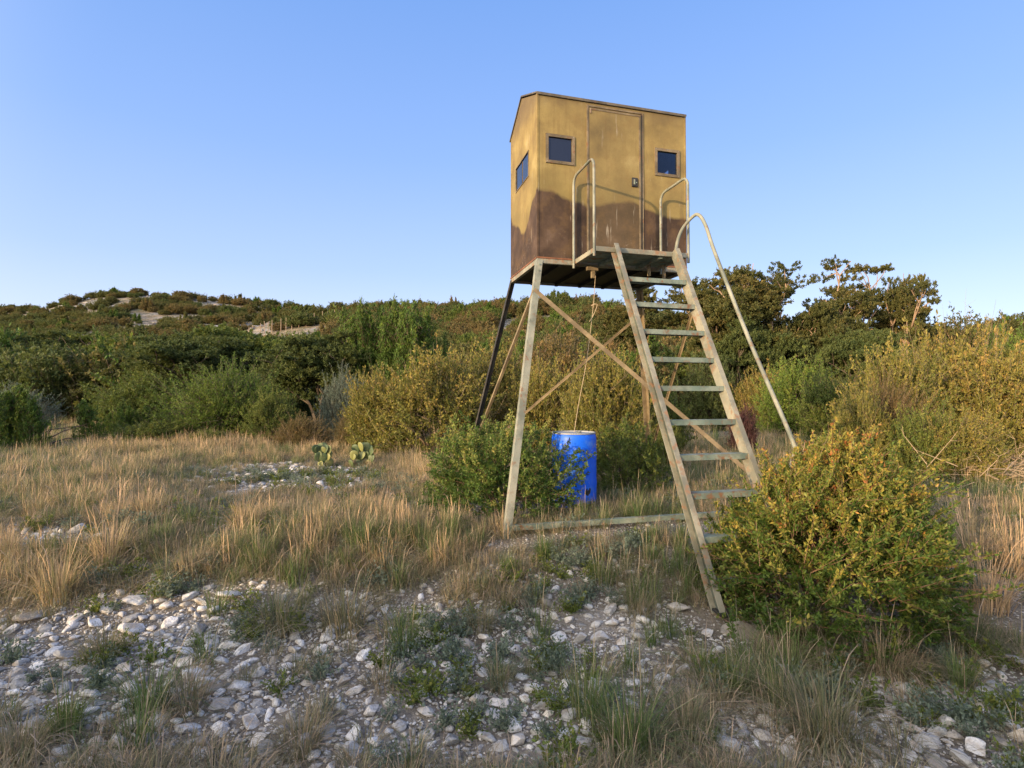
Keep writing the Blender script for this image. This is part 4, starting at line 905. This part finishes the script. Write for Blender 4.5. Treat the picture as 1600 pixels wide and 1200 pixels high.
SB = [(1122, 972, 85, 'flat pinkish limestone slab under the left ladder foot', 3, .42, 'stone_pink'),
 (1060, 955, 45, 'rounded pinkish stone behind the slab under the ladder foot', 7, .6, 'stone_pink'),
 (210, 985, 50, 'large dark grey stone left of the pale gravel band', 1, .7, None),
 (120, 832, 34, 'white stone in the orange grass at far left, largest there', 0, .8, None),
 (56, 838, 20, 'blue grey stone just left of the white stone in orange grass', 2, .8, None),
 (434, 992, 22, 'bright round stone in front of the middle grass tufts', 4, 1, 'stone'),
 (98, 1082, 44, 'right hand stone of the rounded pair at lower left', 2, .9, None),
 (62, 1085, 36, 'left hand stone of the rounded pair at lower left', 4, .9, None),
 (140, 1087, 42, 'pale stone right of the rounded pair at lower left', 5, .7, None),
 (100, 1174, 36, 'pale stone at the bottom edge near the lower left corner', 1, .8, None),
 (832, 1080, 42, 'angular white stone in the bottom centre gravel', 5, .9, 'stone'),
 (905, 1003, 34, 'angular pale stone right of the centre grass tuft', 0, .7, 'stone'),
 (1190, 1150, 46, 'flat tan stone at lower right beside the tall tuft', 3, .5, 'stone_pink'),
 (1183, 1170, 30, 'small white stone in front of the flat tan stone', 4, .7, None),
 (1425, 1142, 38, 'angular white stone in the right hand gravel', 5, .8, 'stone'),
 (1475, 1136, 36, 'pale rounded stone right of the angular white one', 0, .8, None),
 (1380, 1125, 26, 'small round stone left of the right hand gravel bed', 2, .8, None),
 (1560, 1165, 46, 'tan boulder at the lower right corner', 1, .8, 'stone_pink'),
 (1545, 1085, 55, 'broad flat grey stone near the right edge', 2, .4, None),
 (1580, 1035, 60, 'large smooth grey rock at the right edge', 1, .6, None),
 (665, 1112, 50, 'flat pale stone at bottom centre left', 3, .45, None),
 (535, 1068, 34, 'leaf shaped pale stone among the low tufts', 0, .5, None),
 (758, 1155, 46, 'broad pale stone at the bottom left of centre', 5, .6, None),
 (735, 900, 18, 'single white stone in grass left of the tower foot', 4, .9, None),
 (340, 812, 22, 'pale flat stone in the orange grass', 5, .6, None),
 (265, 898, 30, 'grey stone half hidden in the middle left grass', 2, .7, None),
 (360, 930, 50, 'long grey slab at middle left', 1, .4, None),
 (210, 940, 60, 'flat dark slab lying at middle left', 2, .4, None),
 (50, 965, 55, 'low grey slab near the left edge', 1, .4, None),
 (700, 965, 34, 'pale block in the stone band left of the tower', 3, .8, None),
 (500, 1020, 44, 'white oval stone in the centre left gravel', 4, .6, 'stone'),
 (760, 1015, 32, 'round white stone at the right end of the stone band', 4, .9, 'stone'),
 (725, 1010, 40, 'tan angular stone beside the round white stone', 5, .8, 'stone_pink'),
 (1100, 1028, 26, 'pink stone below the ladder foot slab', 7, .7, 'stone_pink'),
 (1068, 1052, 34, 'grey block among tufts below the ladder', 0, .8, None),
 (530, 1108, 30, 'grey stone in bottom gravel left of centre', 2, .8, None),
 (605, 1188, 30, 'round stone on the bottom edge left of centre', 4, .9, None),
 (20, 1085, 30, 'stone at the left edge of the lower gravel', 5, .8, None)]
used_st = []
for s_ in SB:
    o = stone(s_[0], s_[1], s_[2], s_[3], s_[4], s_[5], None, s_[6]); used_st.append((o.location.x, o.location.y, o.scale.x * .9))
    if 'slab under the left ladder' in s_[3]:
        fx, fy = bw(LU0, -PD - .01 - RUN); mzz = max(q_.co.z for q_ in o.data.vertices); print('foot ground', gz(fx, fy)); o.location = (fx + .08, fy - .10, -.335); o.scale = (.30, .22, .085 / mzz); o.rotation_euler = (0, 0, .2); used_st[-1] = (fx, fy, .2)
# candidates for countable stones and for gravel
rs = np.random.RandomState(5); n_ = 110000
D_s = 1.9 + 12 * rs.rand(n_) ** 1.5; PXs = rs.uniform(-150, 1750, n_); X = (PXs - 800) / FPX * D_s; Y = D_s
dens = rocky(X, Y); ok = rs.rand(n_) < np.maximum(dens, .12) ** 1.2 * .80; X, Y, dens = X[ok], Y[ok], dens[ok]
rad = .008 + .012 * rs.rand(len(X)) + .056 * rs.rand(len(X)) ** 6 * (.5 + .7 * dens)
order = np.argsort(-rad / Y); grid = {}; keep = []; cell = .12
for i in order:
    x, y, r = X[i], Y[i], rad[i]
    if any((x - a) ** 2 + (y - b) ** 2 < (c + r) ** 2 * .7 for a, b, c in used_st): continue
    gx0, gy0 = int(x // cell), int(y // cell)
    if any((x - a) ** 2 + (y - b) ** 2 < ((c + r) * .78) ** 2 for p in (-1, 0, 1) for q in (-1, 0, 1) for a, b, c in grid.get((gx0 + p, gy0 + q), ())): continue
    grid.setdefault((gx0, gy0), []).append((x, y, r)); keep.append(i)
X, Y, rad = X[keep], Y[keep], rad[keep]; Zs = ground_z(X, Y)
pxx, pyy = to_px(X, Y, Zs)
vis = (pxx > -10) & (pxx < 1610) & (pyy > 0) & (pyy < 1215)
idx_big = [i for i in range(len(X)) if vis[i]][:258]
big = set(idx_big)
def zone_name(px, py):
    if py < 880: return 'in the grass before the far bushes' if py < 790 else 'in the grass above the stone beds'
    if px < 420: return 'in the lower left stone bed'
    if px < 860: return 'in the stone band left of the ladder' if py < 1060 else 'in the bottom centre gravel'
    if px < 1300: return 'between the tufts under the ladder'
    return 'in the lower right stone bed'
RMED = float(np.median([rad[i] / Y[i] for i in idx_big]))
LM = [(235, 1120, 'green tuft at lower left'), (98, 1082, 'rounded stone pair at lower left'), (100, 1174, 'pale stone near the lower left corner'), (210, 985, 'large dark grey stone at left'), (160, 1030, 'low grey tuft in the left bed'), (360, 930, 'long grey slab at middle left'), (120, 832, 'white stone in orange grass'),
 (440, 975, 'dense grey tuft at centre left'), (540, 975, 'large brown spreading tuft'), (632, 1020, 'upright green tuft left of centre'), (500, 1030, 'white oval stone'), (535, 1075, 'leaf shaped pale stone'), (665, 1112, 'flat stone at bottom centre left'), (605, 1188, 'round stone on the bottom edge'), (760, 1015, 'round white stone in the band'), (735, 900, 'single white stone by the tower foot'),
 (832, 1080, 'angular white stone at bottom centre'), (905, 1003, 'angular pale stone below the tower'), (1000, 960, 'withered tuft left of the ladder foot'), (920, 1120, 'wide green tuft at bottom centre'), (1070, 1150, 'grey tuft on the bottom edge'), (1100, 1028, 'pink stone below the ladder slab'), (1190, 1150, 'flat tan stone at lower right'), (1290, 1150, 'largest tan tuft at lower right'),
 (1425, 1142, 'angular white stone at right'), (1545, 1085, 'broad flat grey stone at right'), (1560, 1165, 'tan boulder in the lower right corner'), (1500, 1060, 'small lime green tuft at right'), (440, 745, 'grassy gap before the prickly pears'), (850, 870, 'tower base rail'), (330, 1120, 'brown tuft at lower left'), (330, 1180, 'bottom edge gravel at left'), (430, 1180, 'dark low tuft on the bottom edge'), (30, 1000, 'grass on the left edge'), (1380, 1060, 'dark tuft under the big bush')]
for i in idx_big:
    px, py = float(pxx[i]), float(pyy[i]); r = rad[i]; q = rs.randint(12); flat = rs.uniform(.6, 1.0)
    o = link('stone', rocks[q], loc=(X[i], Y[i], Zs[i] + r * .12 * flat), rot=(rs.uniform(-.3, .3), rs.uniform(-.3, .3), rs.rand() * 6.28), scale=(r * 1.15, r * 1.1, r * flat))
    look = ('small ' if rad[i] / Y[i] < RMED else 'larger ') + ('flat ' if flat < .72 else 'rounded ' if flat > .88 else '') + ('pinkish' if q % 4 == 3 else 'pale')
    j = int(np.argmin([math.hypot(px - a, (py - b) * 1.6) for a, b, _ in LM])); a, b, lm = LM[j]; dx, dy_ = px - a, (py - b) * 1.6
    side = ('right of' if dx > 0 else 'left of') if abs(dx) > abs(dy_) else ('in front of' if dy_ > 0 else 'behind')
    tag(o, '%s cobble %s the %s' % (look, side, lm), 'stone', 'limestone cobbles in the stone beds')
gi_ = [i for i in range(len(X)) if i not in big]
gi_ = np.array(gi_); ng = len(gi_)
o = scatter('gravel', np.stack([X[gi_], Y[gi_], Zs[gi_] + rad[gi_] * .12], 1), rs.randint(0, 9, ng), rs.rand(ng) * 6.28, np.stack([rad[gi_] * 1.15, rad[gi_] * 1.1, rad[gi_] * .8], 1), pebbles, tilt=rs.uniform(-.3, .3, (ng, 2)))
tag(o, 'loose pale limestone gravel between the larger stones', 'gravel')
rs = np.random.RandomState(15); n_ = 90000; dy = np.sqrt(rs.uniform(1.8 ** 2, 8.5 ** 2, n_)); px_ = rs.uniform(-60, 1660, n_); x_ = (px_ - 800) / FPX * dy; kq = rs.rand(n_) < np.clip(rocky(x_, dy) * 1.1 + .10, 0, 1); x_, dy = x_[kq], dy[kq]; rg = .0035 + .0085 * rs.rand(len(x_)) ** 2
small = [mk_mesh('chip', *rock_geo(700 + q, 1, 6), [M['stone_pink' if q == 3 else 'stone']]) for q in range(5)]
tag(scatter('fine_gravel', np.stack([x_, dy, ground_z(x_, dy) + rg * .4], 1), rs.randint(0, 5, len(x_)), rs.rand(len(x_)) * 6.28, np.stack([rg * 1.2, rg * 1.2, rg], 1), small, tilt=rs.uniform(-.5, .5, (len(x_), 2))), 'fine pale stone chips between the cobbles', 'gravel')

# grass
def tuft_geo(seed, nb, hgt, spread, wd, r0=.05, seeds=0, dry=.5, droop=.5, dryv=.25, segs=4, lean=0):
    rs = np.random.RandomState(seed); an = rs.rand(nb) * 6.283; out = np.abs(rs.randn(nb)) * spread + .05; ln = hgt * (.5 + .6 * rs.rand(nb))
    b = np.stack([np.cos(an), np.sin(an), 0 * an], 1) * (r0 * rs.rand(nb) ** .5)[:, None]
    hd = nrm(np.stack([np.cos(an) + rs.randn(nb) * .4, np.sin(an) + rs.randn(nb) * .4, 0 * an], 1)); hd[:, 0] += lean; side = np.cross(hd, [0, 0, 1]); vs = []; is_seed = np.arange(nb) < seeds
    ln[is_seed] *= 1.35; out[is_seed] *= .5
    w_ = wd * (.6 + .8 * rs.rand(nb)); w_[is_seed] *= .6
    for k in range(segs + 1):
        t = k / segs; rr = out * (t ** 1.6) * ln + 0; z = ln * t * (1 - out * .35 * t * t * (1 + droop)); c = b + hd * rr[:, None] + np.array([0, 0, 1.]) * z[:, None]
        ww = w_ * (1 - t ** 2.2) + .0004
        ww = np.where(is_seed & (t > .7), w_ * 1.6 * (1.02 - t) / .3 + .001, ww)
        vs += [c - side * ww[:, None] * .5, c + side * ww[:, None] * .5]
    v = np.stack(vs, 1).reshape(-1, 3); m_ = (segs + 1) * 2; k0 = np.arange(nb)[:, None] * m_
    f = np.concatenate([k0 + [2 * q, 2 * q + 1, 2 * q + 3, 2 * q + 2] for q in range(segs)], 0)
    r = np.clip(dry + rs.randn(nb) * dryv, 0, 1); r[is_seed] = 1
    tint = np.repeat(np.stack([r, rs.rand(nb), is_seed * .8], 1), m_, 0)
    return v, f, tint
def tmesh(mat, *a, **k): v, f, t = tuft_geo(*a, **k); return mk_mesh('tuft', v, f, [M[mat]], t)
dryv = [tmesh('dry_grass', 300 + q, 110, .25, .85, .0026, .09, 6, .5, .9, .32) for q in range(6)]
grnv = [tmesh('green_grass', 320 + q, 85, .27, .65, .0030, .06, 4, .38, .7, .28) for q in range(6)]
gryv = [tmesh('grey_grass', 340 + q, 100, .19, .95, .0028, .09, 3, .5, .9, .28) for q in range(6)]
OBST = [(*bw(LU0, -PD - RUN - .15), .24), (bxl, byl, .30), (2.63, 4.6, .82), (*spot(783, 6.75)[:2], .72)]
for q in range(20):
    u_ = -SX + (W_ + 2 * SX) * q / 19; OBST.append((*bw(u_, -SY - .14), .17))
def grass_pts(n, d0, d1, p0, p1, dens_f, seed):
    rs = np.random.RandomState(seed); D = np.sqrt(rs.uniform(d0 * d0, d1 * d1, n)); px = rs.uniform(p0, p1, n); x = (px - 800) / FPX * D
    k = (rs.rand(n) < dens_f(x, D)) & ~in_any(x, D, OBST) & ~in_any(x, D, [(a, b, c * .8) for a, b, c in used_st]); return x[k], D[k], rs
def D_ell(lst):
    def f(x, y):
        px, py = to_px(x, y, ground_z(x, y)); g = np.zeros_like(px)
        for cx, cy, rx, ry, a in lst: g = np.maximum(g, a * np.exp(-(((px - cx) / rx) ** 2 + ((py - cy) / ry) ** 2) ** 1.5 * .7))
        return g
    return f
DRYF = D_ell([(300, 790, 330, 60, .9), (560, 790, 150, 80, 1), (60, 860, 130, 70, 1), (230, 850, 150, 60, .9), (350, 700, 260, 26, .9), (1570, 830, 90, 80, .9), (480, 850, 200, 40, .6), (640, 740, 70, 60, .8), (1540, 930, 90, 80, .6), (1300, 660, 90, 20, .3)])
GRNF = D_ell([(660, 860, 220, 60, 1), (450, 870, 160, 60, .9), (420, 730, 260, 24, .9), (150, 740, 260, 40, .8), (300, 880, 200, 40, .8), (620, 800, 200, 30, .7), (560, 930, 160, 50, .8), (960, 800, 130, 40, 1), (1000, 850, 160, 40, .6), (900, 830, 200, 40, .8), (960, 900, 120, 50, .8), (540, 900, 220, 60, .9), (780, 900, 120, 50, .6), (1060, 930, 60, 60, .6), (380, 760, 120, 18, .5), (1200, 660, 90, 30, .8), (1000, 1060, 200, 80, .7), (1300, 1020, 260, 60, .9), (1480, 760, 120, 40, .9), (120, 690, 60, 30, .7), (60, 780, 160, 50, .5), (1090, 1150, 150, 50, .7), (330, 1030, 60, 60, .6), (100, 1130, 140, 40, .4), (1530, 1000, 120, 60, .7), (680, 1150, 120, 60, .4)])
def dfd(x, y): return np.clip(DRYF(x, y), 0, 1) * (1 - rocky(x, y) * .95) * smst((fbm(x, y, .9, 51) - .42) * 6)
def dfg(x, y): return np.clip(GRNF(x, y), .0, 1) * (1 - rocky(x, y) * .8) * smst((fbm(x, y, 1.3, 52) - .30) * 6)
def dfy(x, y): return (1 - rocky(x, y) * .9) ** 1.3 * smst((fbm(x, y, 1.0, 53) - .31) * 5)
LOWF = D_ell([(450, 770, 190, 34, 1), (540, 745, 80, 34, 1)])
x, y, rs = grass_pts(19000, 4.4, 17.5, -120, 1720, dfd, 1)
o = scatter('dry_grass', np.stack([x, y, ground_z(x, y) - .01], 1), rs.randint(0, 6, len(x)), rs.rand(len(x)) * 6.28, (.5 + .9 * rs.rand(len(x)) * (.6 + .8 * fbm(x, y, .9, 71))) * (1 + .02 * y) * (1 - .65 * LOWF(x, y)), dryv); print('dry', len(x))
tag(o, 'tall orange tan dry grass lit by the low sun', 'grass')

x, y, rs = grass_pts(9000, 2.0, 16, -150, 1750, dfg, 2)
o = scatter('green_grass', np.stack([x, y, ground_z(x, y) - .01], 1), rs.randint(0, 6, len(x)), rs.rand(len(x)) * 6.28, (.5 + .8 * rs.rand(len(x))) * (1 - .6 * LOWF(x, y)), grnv); print('green', len(x))
tag(o, 'fine green grass growing between stones and bushes', 'grass')
x, y, rs = grass_pts(22000, 1.8, 13, -200, 1800, dfy, 3)
o = scatter('withered_grass', np.stack([x, y, ground_z(x, y) - .01], 1), rs.randint(0, 6, len(x)), rs.rand(len(x)) * 6.28, .45 + .8 * rs.rand(len(x)), gryv); print('grey', len(x))
tag(o, 'low withered grey brown grass over the stony ground', 'grass')
# clearings further off
rs_ok = lambda x, y: fbm(x, y, .6, 59) > .4
x, y, rs = grass_pts(9000, 9.5, 60, -150, 1700, lambda x, y: (.35 + .5 * fbm(x, y, .5, 55)) * ((y > 15) | ((800 + FPX * x / y > 980) & (rs_ok(x, y)))), 4)
x2, y2, _ = grass_pts(2600, 8, 17, 960, 1700, lambda x, y: .8 * smst((fbm(x, y, .7, 57) - .25) * 4), 8); x = np.concatenate([x, x2]); y = np.concatenate([y, y2])
o = scatter('clearing_grass', np.stack([x, y, ground_z(x, y) - .02], 1), rs.randint(0, 12, len(x)), rs.rand(len(x)) * 6.28, (1.3 + .9 * rs.rand(len(x))) * np.where(y < 17, .75, 1.0), dryv + grnv)
tag(o, 'pale tall grass in the clearings among the shrubs', 'grass')
# single tufts that stand out in the photograph
TF = [(235, 1120, 1.1, 'green', 'tall green tuft at lower left beside the rounded stones'), (292, 1105, .95, 'grey', 'brown tuft right of the tall green lower left tuft'), (440, 985, 1.25, 'grey', 'dense grey tuft at centre left behind the bright round stone'),
 (540, 985, 1.45, 'grey', 'large brown spreading tuft in the middle of the stone band'), (632, 1020, 1.1, 'green', 'upright green tuft rising from the stones left of centre'), (752, 985, .85, 'grey', 'small reddish tuft at the right end of the stone band'),
 (850, 870, .8, 'green', 'green tuft in front of the tower base rail'), (1000, 960, .9, 'grey', 'withered tuft left of the ladder foot'), (920, 1120, 1.2, 'green', 'wide green tuft at bottom centre right of the white stone'),
 (985, 1180, 1.2, 'green', 'bright green tuft on the bottom edge below the ladder'), (1070, 1150, .9, 'grey', 'grey tuft on the bottom edge right of the bright one'), (1150, 1085, .8, 'green', 'fresh green tuft just below the ladder foot slab'),
 (1290, 1150, 1.4, 'grey', 'largest tan tuft at lower right before the big bush'), (1380, 1050, 1.25, 'grey', 'dark brown tuft at the right foot of the big bush'), (1500, 1075, .8, 'green', 'small lime green tuft in the right hand stones'),
 (1510, 1010, 1.1, 'grey', 'drooping tuft near the right edge'), (160, 1030, 1.0, 'grey', 'low grey tuft in the left stone bed'), (90, 940, 1.3, 'dry', 'straw tuft at left above the stone bed'), (300, 900, 1.1, 'grey', 'grey green tuft left of the long slab'),
 (700, 850, 1.1, 'green', 'green tuft left of the tower foot'), (560, 860, 1.2, 'green', 'tall green tuft behind the brown spreading tuft'), (410, 880, 1.2, 'green', 'leaning green tuft at middle left'), (170, 880, 1.3, 'dry', 'orange tuft beside the white stone in the grass'), (380, 830, 1.2, 'dry', 'orange tuft in the middle left grass'),
 (780, 1075, .7, 'grey', 'small withered tuft left of the angular white stone'), (470, 1170, .9, 'grey', 'dark low tuft on the bottom edge left of centre'), (1230, 1060, 1.1, 'green', 'green tuft under the front of the big bush'), (30, 1190, .9, 'grey', 'dark tuft in the lower left corner'),
 (1205, 1030, .9, 'grey', 'withered tuft right of the ladder foot slab'), (1255, 1018, 1.2, 'grey', 'grey tuft under the left half of the big bush'), (1330, 1012, 1.2, 'green', 'green tuft under the middle of the big bush'), (1450, 1000, 1.3, 'grey', 'brown tuft under the right end of the big bush'),
 (1545, 955, 1.5, 'dry', 'straw tuft beside the right end of the big bush'), (1220, 1105, 1.0, 'green', 'green tuft above the flat tan stone at lower right'), (1520, 880, 1.4, 'dry', 'tall dry tuft right of the big bush'), (940, 870, .9, 'grey', 'withered tuft in front of the middle of the base rail'), (1590, 900, 1.4, 'dry', 'dry tuft on the right edge')]
tm = {'green': [tmesh('green_grass', 400 + q, 230, .36, .6, .0028, .08, 8, .34, .6, .24) for q in range(3)], 'grey': [tmesh('grey_grass', 410 + q, 300, .31, .8, .0026, .11, 8, .5, .8, .27) for q in range(3)], 'dry': [tmesh('dry_grass', 420 + q, 200, .42, .55, .0030, .09, 14, .7, .6, .2) for q in range(3)]}
for q, (px, py, s, kd, lb) in enumerate(TF):
    x, y, z = on_ground(px, py); tag(link('grass_tuft', tm[kd][q % 3], loc=(x, y, z - .01), rot=(0, 0, q * 1.3), scale=(s * 1.05, s * 1.05, s * .95)), lb, 'grass tuft')
# low leafy weeds
def weed_geo(seed):
    rs = np.random.RandomState(seed); T = 26; d = nrm(np.stack([rs.randn(T), rs.randn(T), .6 + rs.rand(T)], 1)); return leaves(np.zeros((T, 3)), d, .07 + .1 * rs.rand(T), 12, .022, .011, rs)
wv = []
for q in range(5):
    v, f, t_ = weed_geo(500 + q); v[:, 2] = np.abs(v[:, 2]); wv.append(mk_mesh('weed', v, f, [M['green' if q % 2 else 'bluegrey']], t_))
x, y, rs = grass_pts(4200, 1.9, 10, -150, 1750, lambda x, y: .7 * smst((fbm(x, y, 1.5, 58) - .42) * 5), 6)
o = scatter('low_weeds', np.stack([x, y, ground_z(x, y)], 1), rs.randint(0, 5, len(x)), rs.rand(len(x)) * 6.28, .5 + .9 * rs.rand(len(x)), wv)
tag(o, 'low leafy weeds among the stones and grass', 'weeds')

# prickly pear
def pad_mesh(seed):
    rs = np.random.RandomState(seed); mb = MB(); n1, n2 = 14, 7; vs = []
    for i in range(n2 + 1):
        ph = math.pi * i / n2
        for k in range(n1):
            a = 2 * math.pi * k / n1; z = -math.cos(ph); r = math.sin(ph) * (1 + .25 * z); vs.append((r * math.cos(a) * .8, r * math.sin(a) * .13, z + 1))
    fs = [(i * n1 + k, i * n1 + (k + 1) % n1, (i + 1) * n1 + (k + 1) % n1, (i + 1) * n1 + k) for i in range(n2) for k in range(n1)]; return vs, fs
m, t, o = new_mat('cactus_pad'); v = objvec(t); oi = N(t, 'ShaderNodeObjectInfo')
c = ramp(t, oi.outputs['Random'], [(0, (.05, .085, .035)), (.6, (.09, .125, .05)), (1, (.24, .24, .08))])
c = mixc(t, ramp(t, noise(t, v, 5, 4), [(.6, (0, 0, 0)), (.7, (.6, .6, .6))]), c, (.35, .26, .1)); principled(t, o, c, .5, .4)
vs, fs = pad_mesh(1); pme = bpy.data.meshes.new('pad'); pme.from_pydata(vs, [], fs); pme.materials.append(m); pme.polygons.foreach_set('use_smooth', np.ones(len(pme.polygons), bool))
for px, py, np_, lb, s0 in ((513, 724, 30, 'prickly pear cactus with yellow lit pads at the edge of the far stones', .10), (562, 722, 26, 'grey green prickly pear right of the yellow padded one', .09)):
    x, y, z = on_ground(px, py + 6); r = link('prickly_pear', None, loc=(x, y, z)); tag(r, lb, 'cactus'); tips = [(0, 0, -.03, 0)]
    for q in range(np_):
        b = tips[random.randrange(len(tips))] if q > 4 else (random.uniform(-.28, .28), random.uniform(-.15, .15), -.03, 0)
        s = s0 * random.uniform(.75, 1.15); tl = random.uniform(-.6, .6); yw = random.uniform(-.8, .8)
        p = link('pad', pme, r, loc=b[:3], rot=(random.uniform(-.3, .3), tl, yw), scale=(s, s, s)); 
        tips.append((b[0] + math.sin(tl) * 2 * s * .9 * math.cos(yw), b[1] + math.sin(tl) * 2 * s * .9 * math.sin(yw), b[2] + math.cos(tl) * 2 * s * .9, 0))
        tips = [t_ for t_ in tips if t_[2] < .30]
        if not tips: tips = [(0, 0, -.03, 0)]
# dead branches right of the big bush
def brush(px, py, rad, n, label, seed):
    rs = np.random.RandomState(seed); x, y, z = on_ground(px, py); A = rs.randn(n, 3) * np.array([rad, rad, rad * .25]) + np.array([0, 0, rad * .5]); A[:, 2] = np.abs(A[:, 2])
    d = nrm(rs.randn(n, 3) * np.array([1, 1, .5]) + np.array([-.3, 0, .3])); B = A + d * rad * (.4 + .8 * rs.rand(n))[:, None]
    C = B + nrm(d + rs.randn(n, 3) * .6) * rad * .4; v1, f1 = twigmesh(A, B, .006, .004); v2, f2 = twigmesh(B, C, .004, .0015)
    b3 = B + nrm(d + rs.randn(n, 3) * .7) * rad * .3; v3, f3 = twigmesh(B, b3, .003, .001)
    V, F, T = merge([(v1, f1, bark(v1)), (v2, f2, bark(v2)), (v3, f3, bark(v3))])
    tag(link('dead_branches', mk_mesh('dead_branches', V, F, [M['dead']], T), loc=(x, y, z)), label, 'branches', None, 'stuff')
brush(1530, 760, .45, 160, 'tangle of pale dead branches right of the big bush', 1)
brush(1590, 745, .4, 120, 'dead twigs at the right edge behind the dry grass', 2)
# litter in the clearing
x, y, z = on_ground(1254, 655)
mb = MB(); mb.add([(-.22, -.1, 0), (.2, -.14, .02), (.26, .12, .0), (-.16, .16, .03), (-.1, -.02, .16), (.1, .0, .12), (0, .06, .2)], [(0, 1, 5, 4), (1, 2, 6, 5), (2, 3, 6), (3, 0, 4, 6), (4, 5, 6), (3, 2, 1, 0)])
m, t, o = new_mat('white_plastic_sheet'); principled(t, o, (.62, .66, .72), .4, .4)
tag(mb.build('plastic_sheet', m, loc=(x, y, z + .05)), 'crumpled white plastic sheet lying in the far clearing', 'litter')
# sources are not part of the place
for k_, o in SRC.items():
    for ch in list(o.children): bpy.data.objects.remove(ch)
    bpy.data.objects.remove(o)
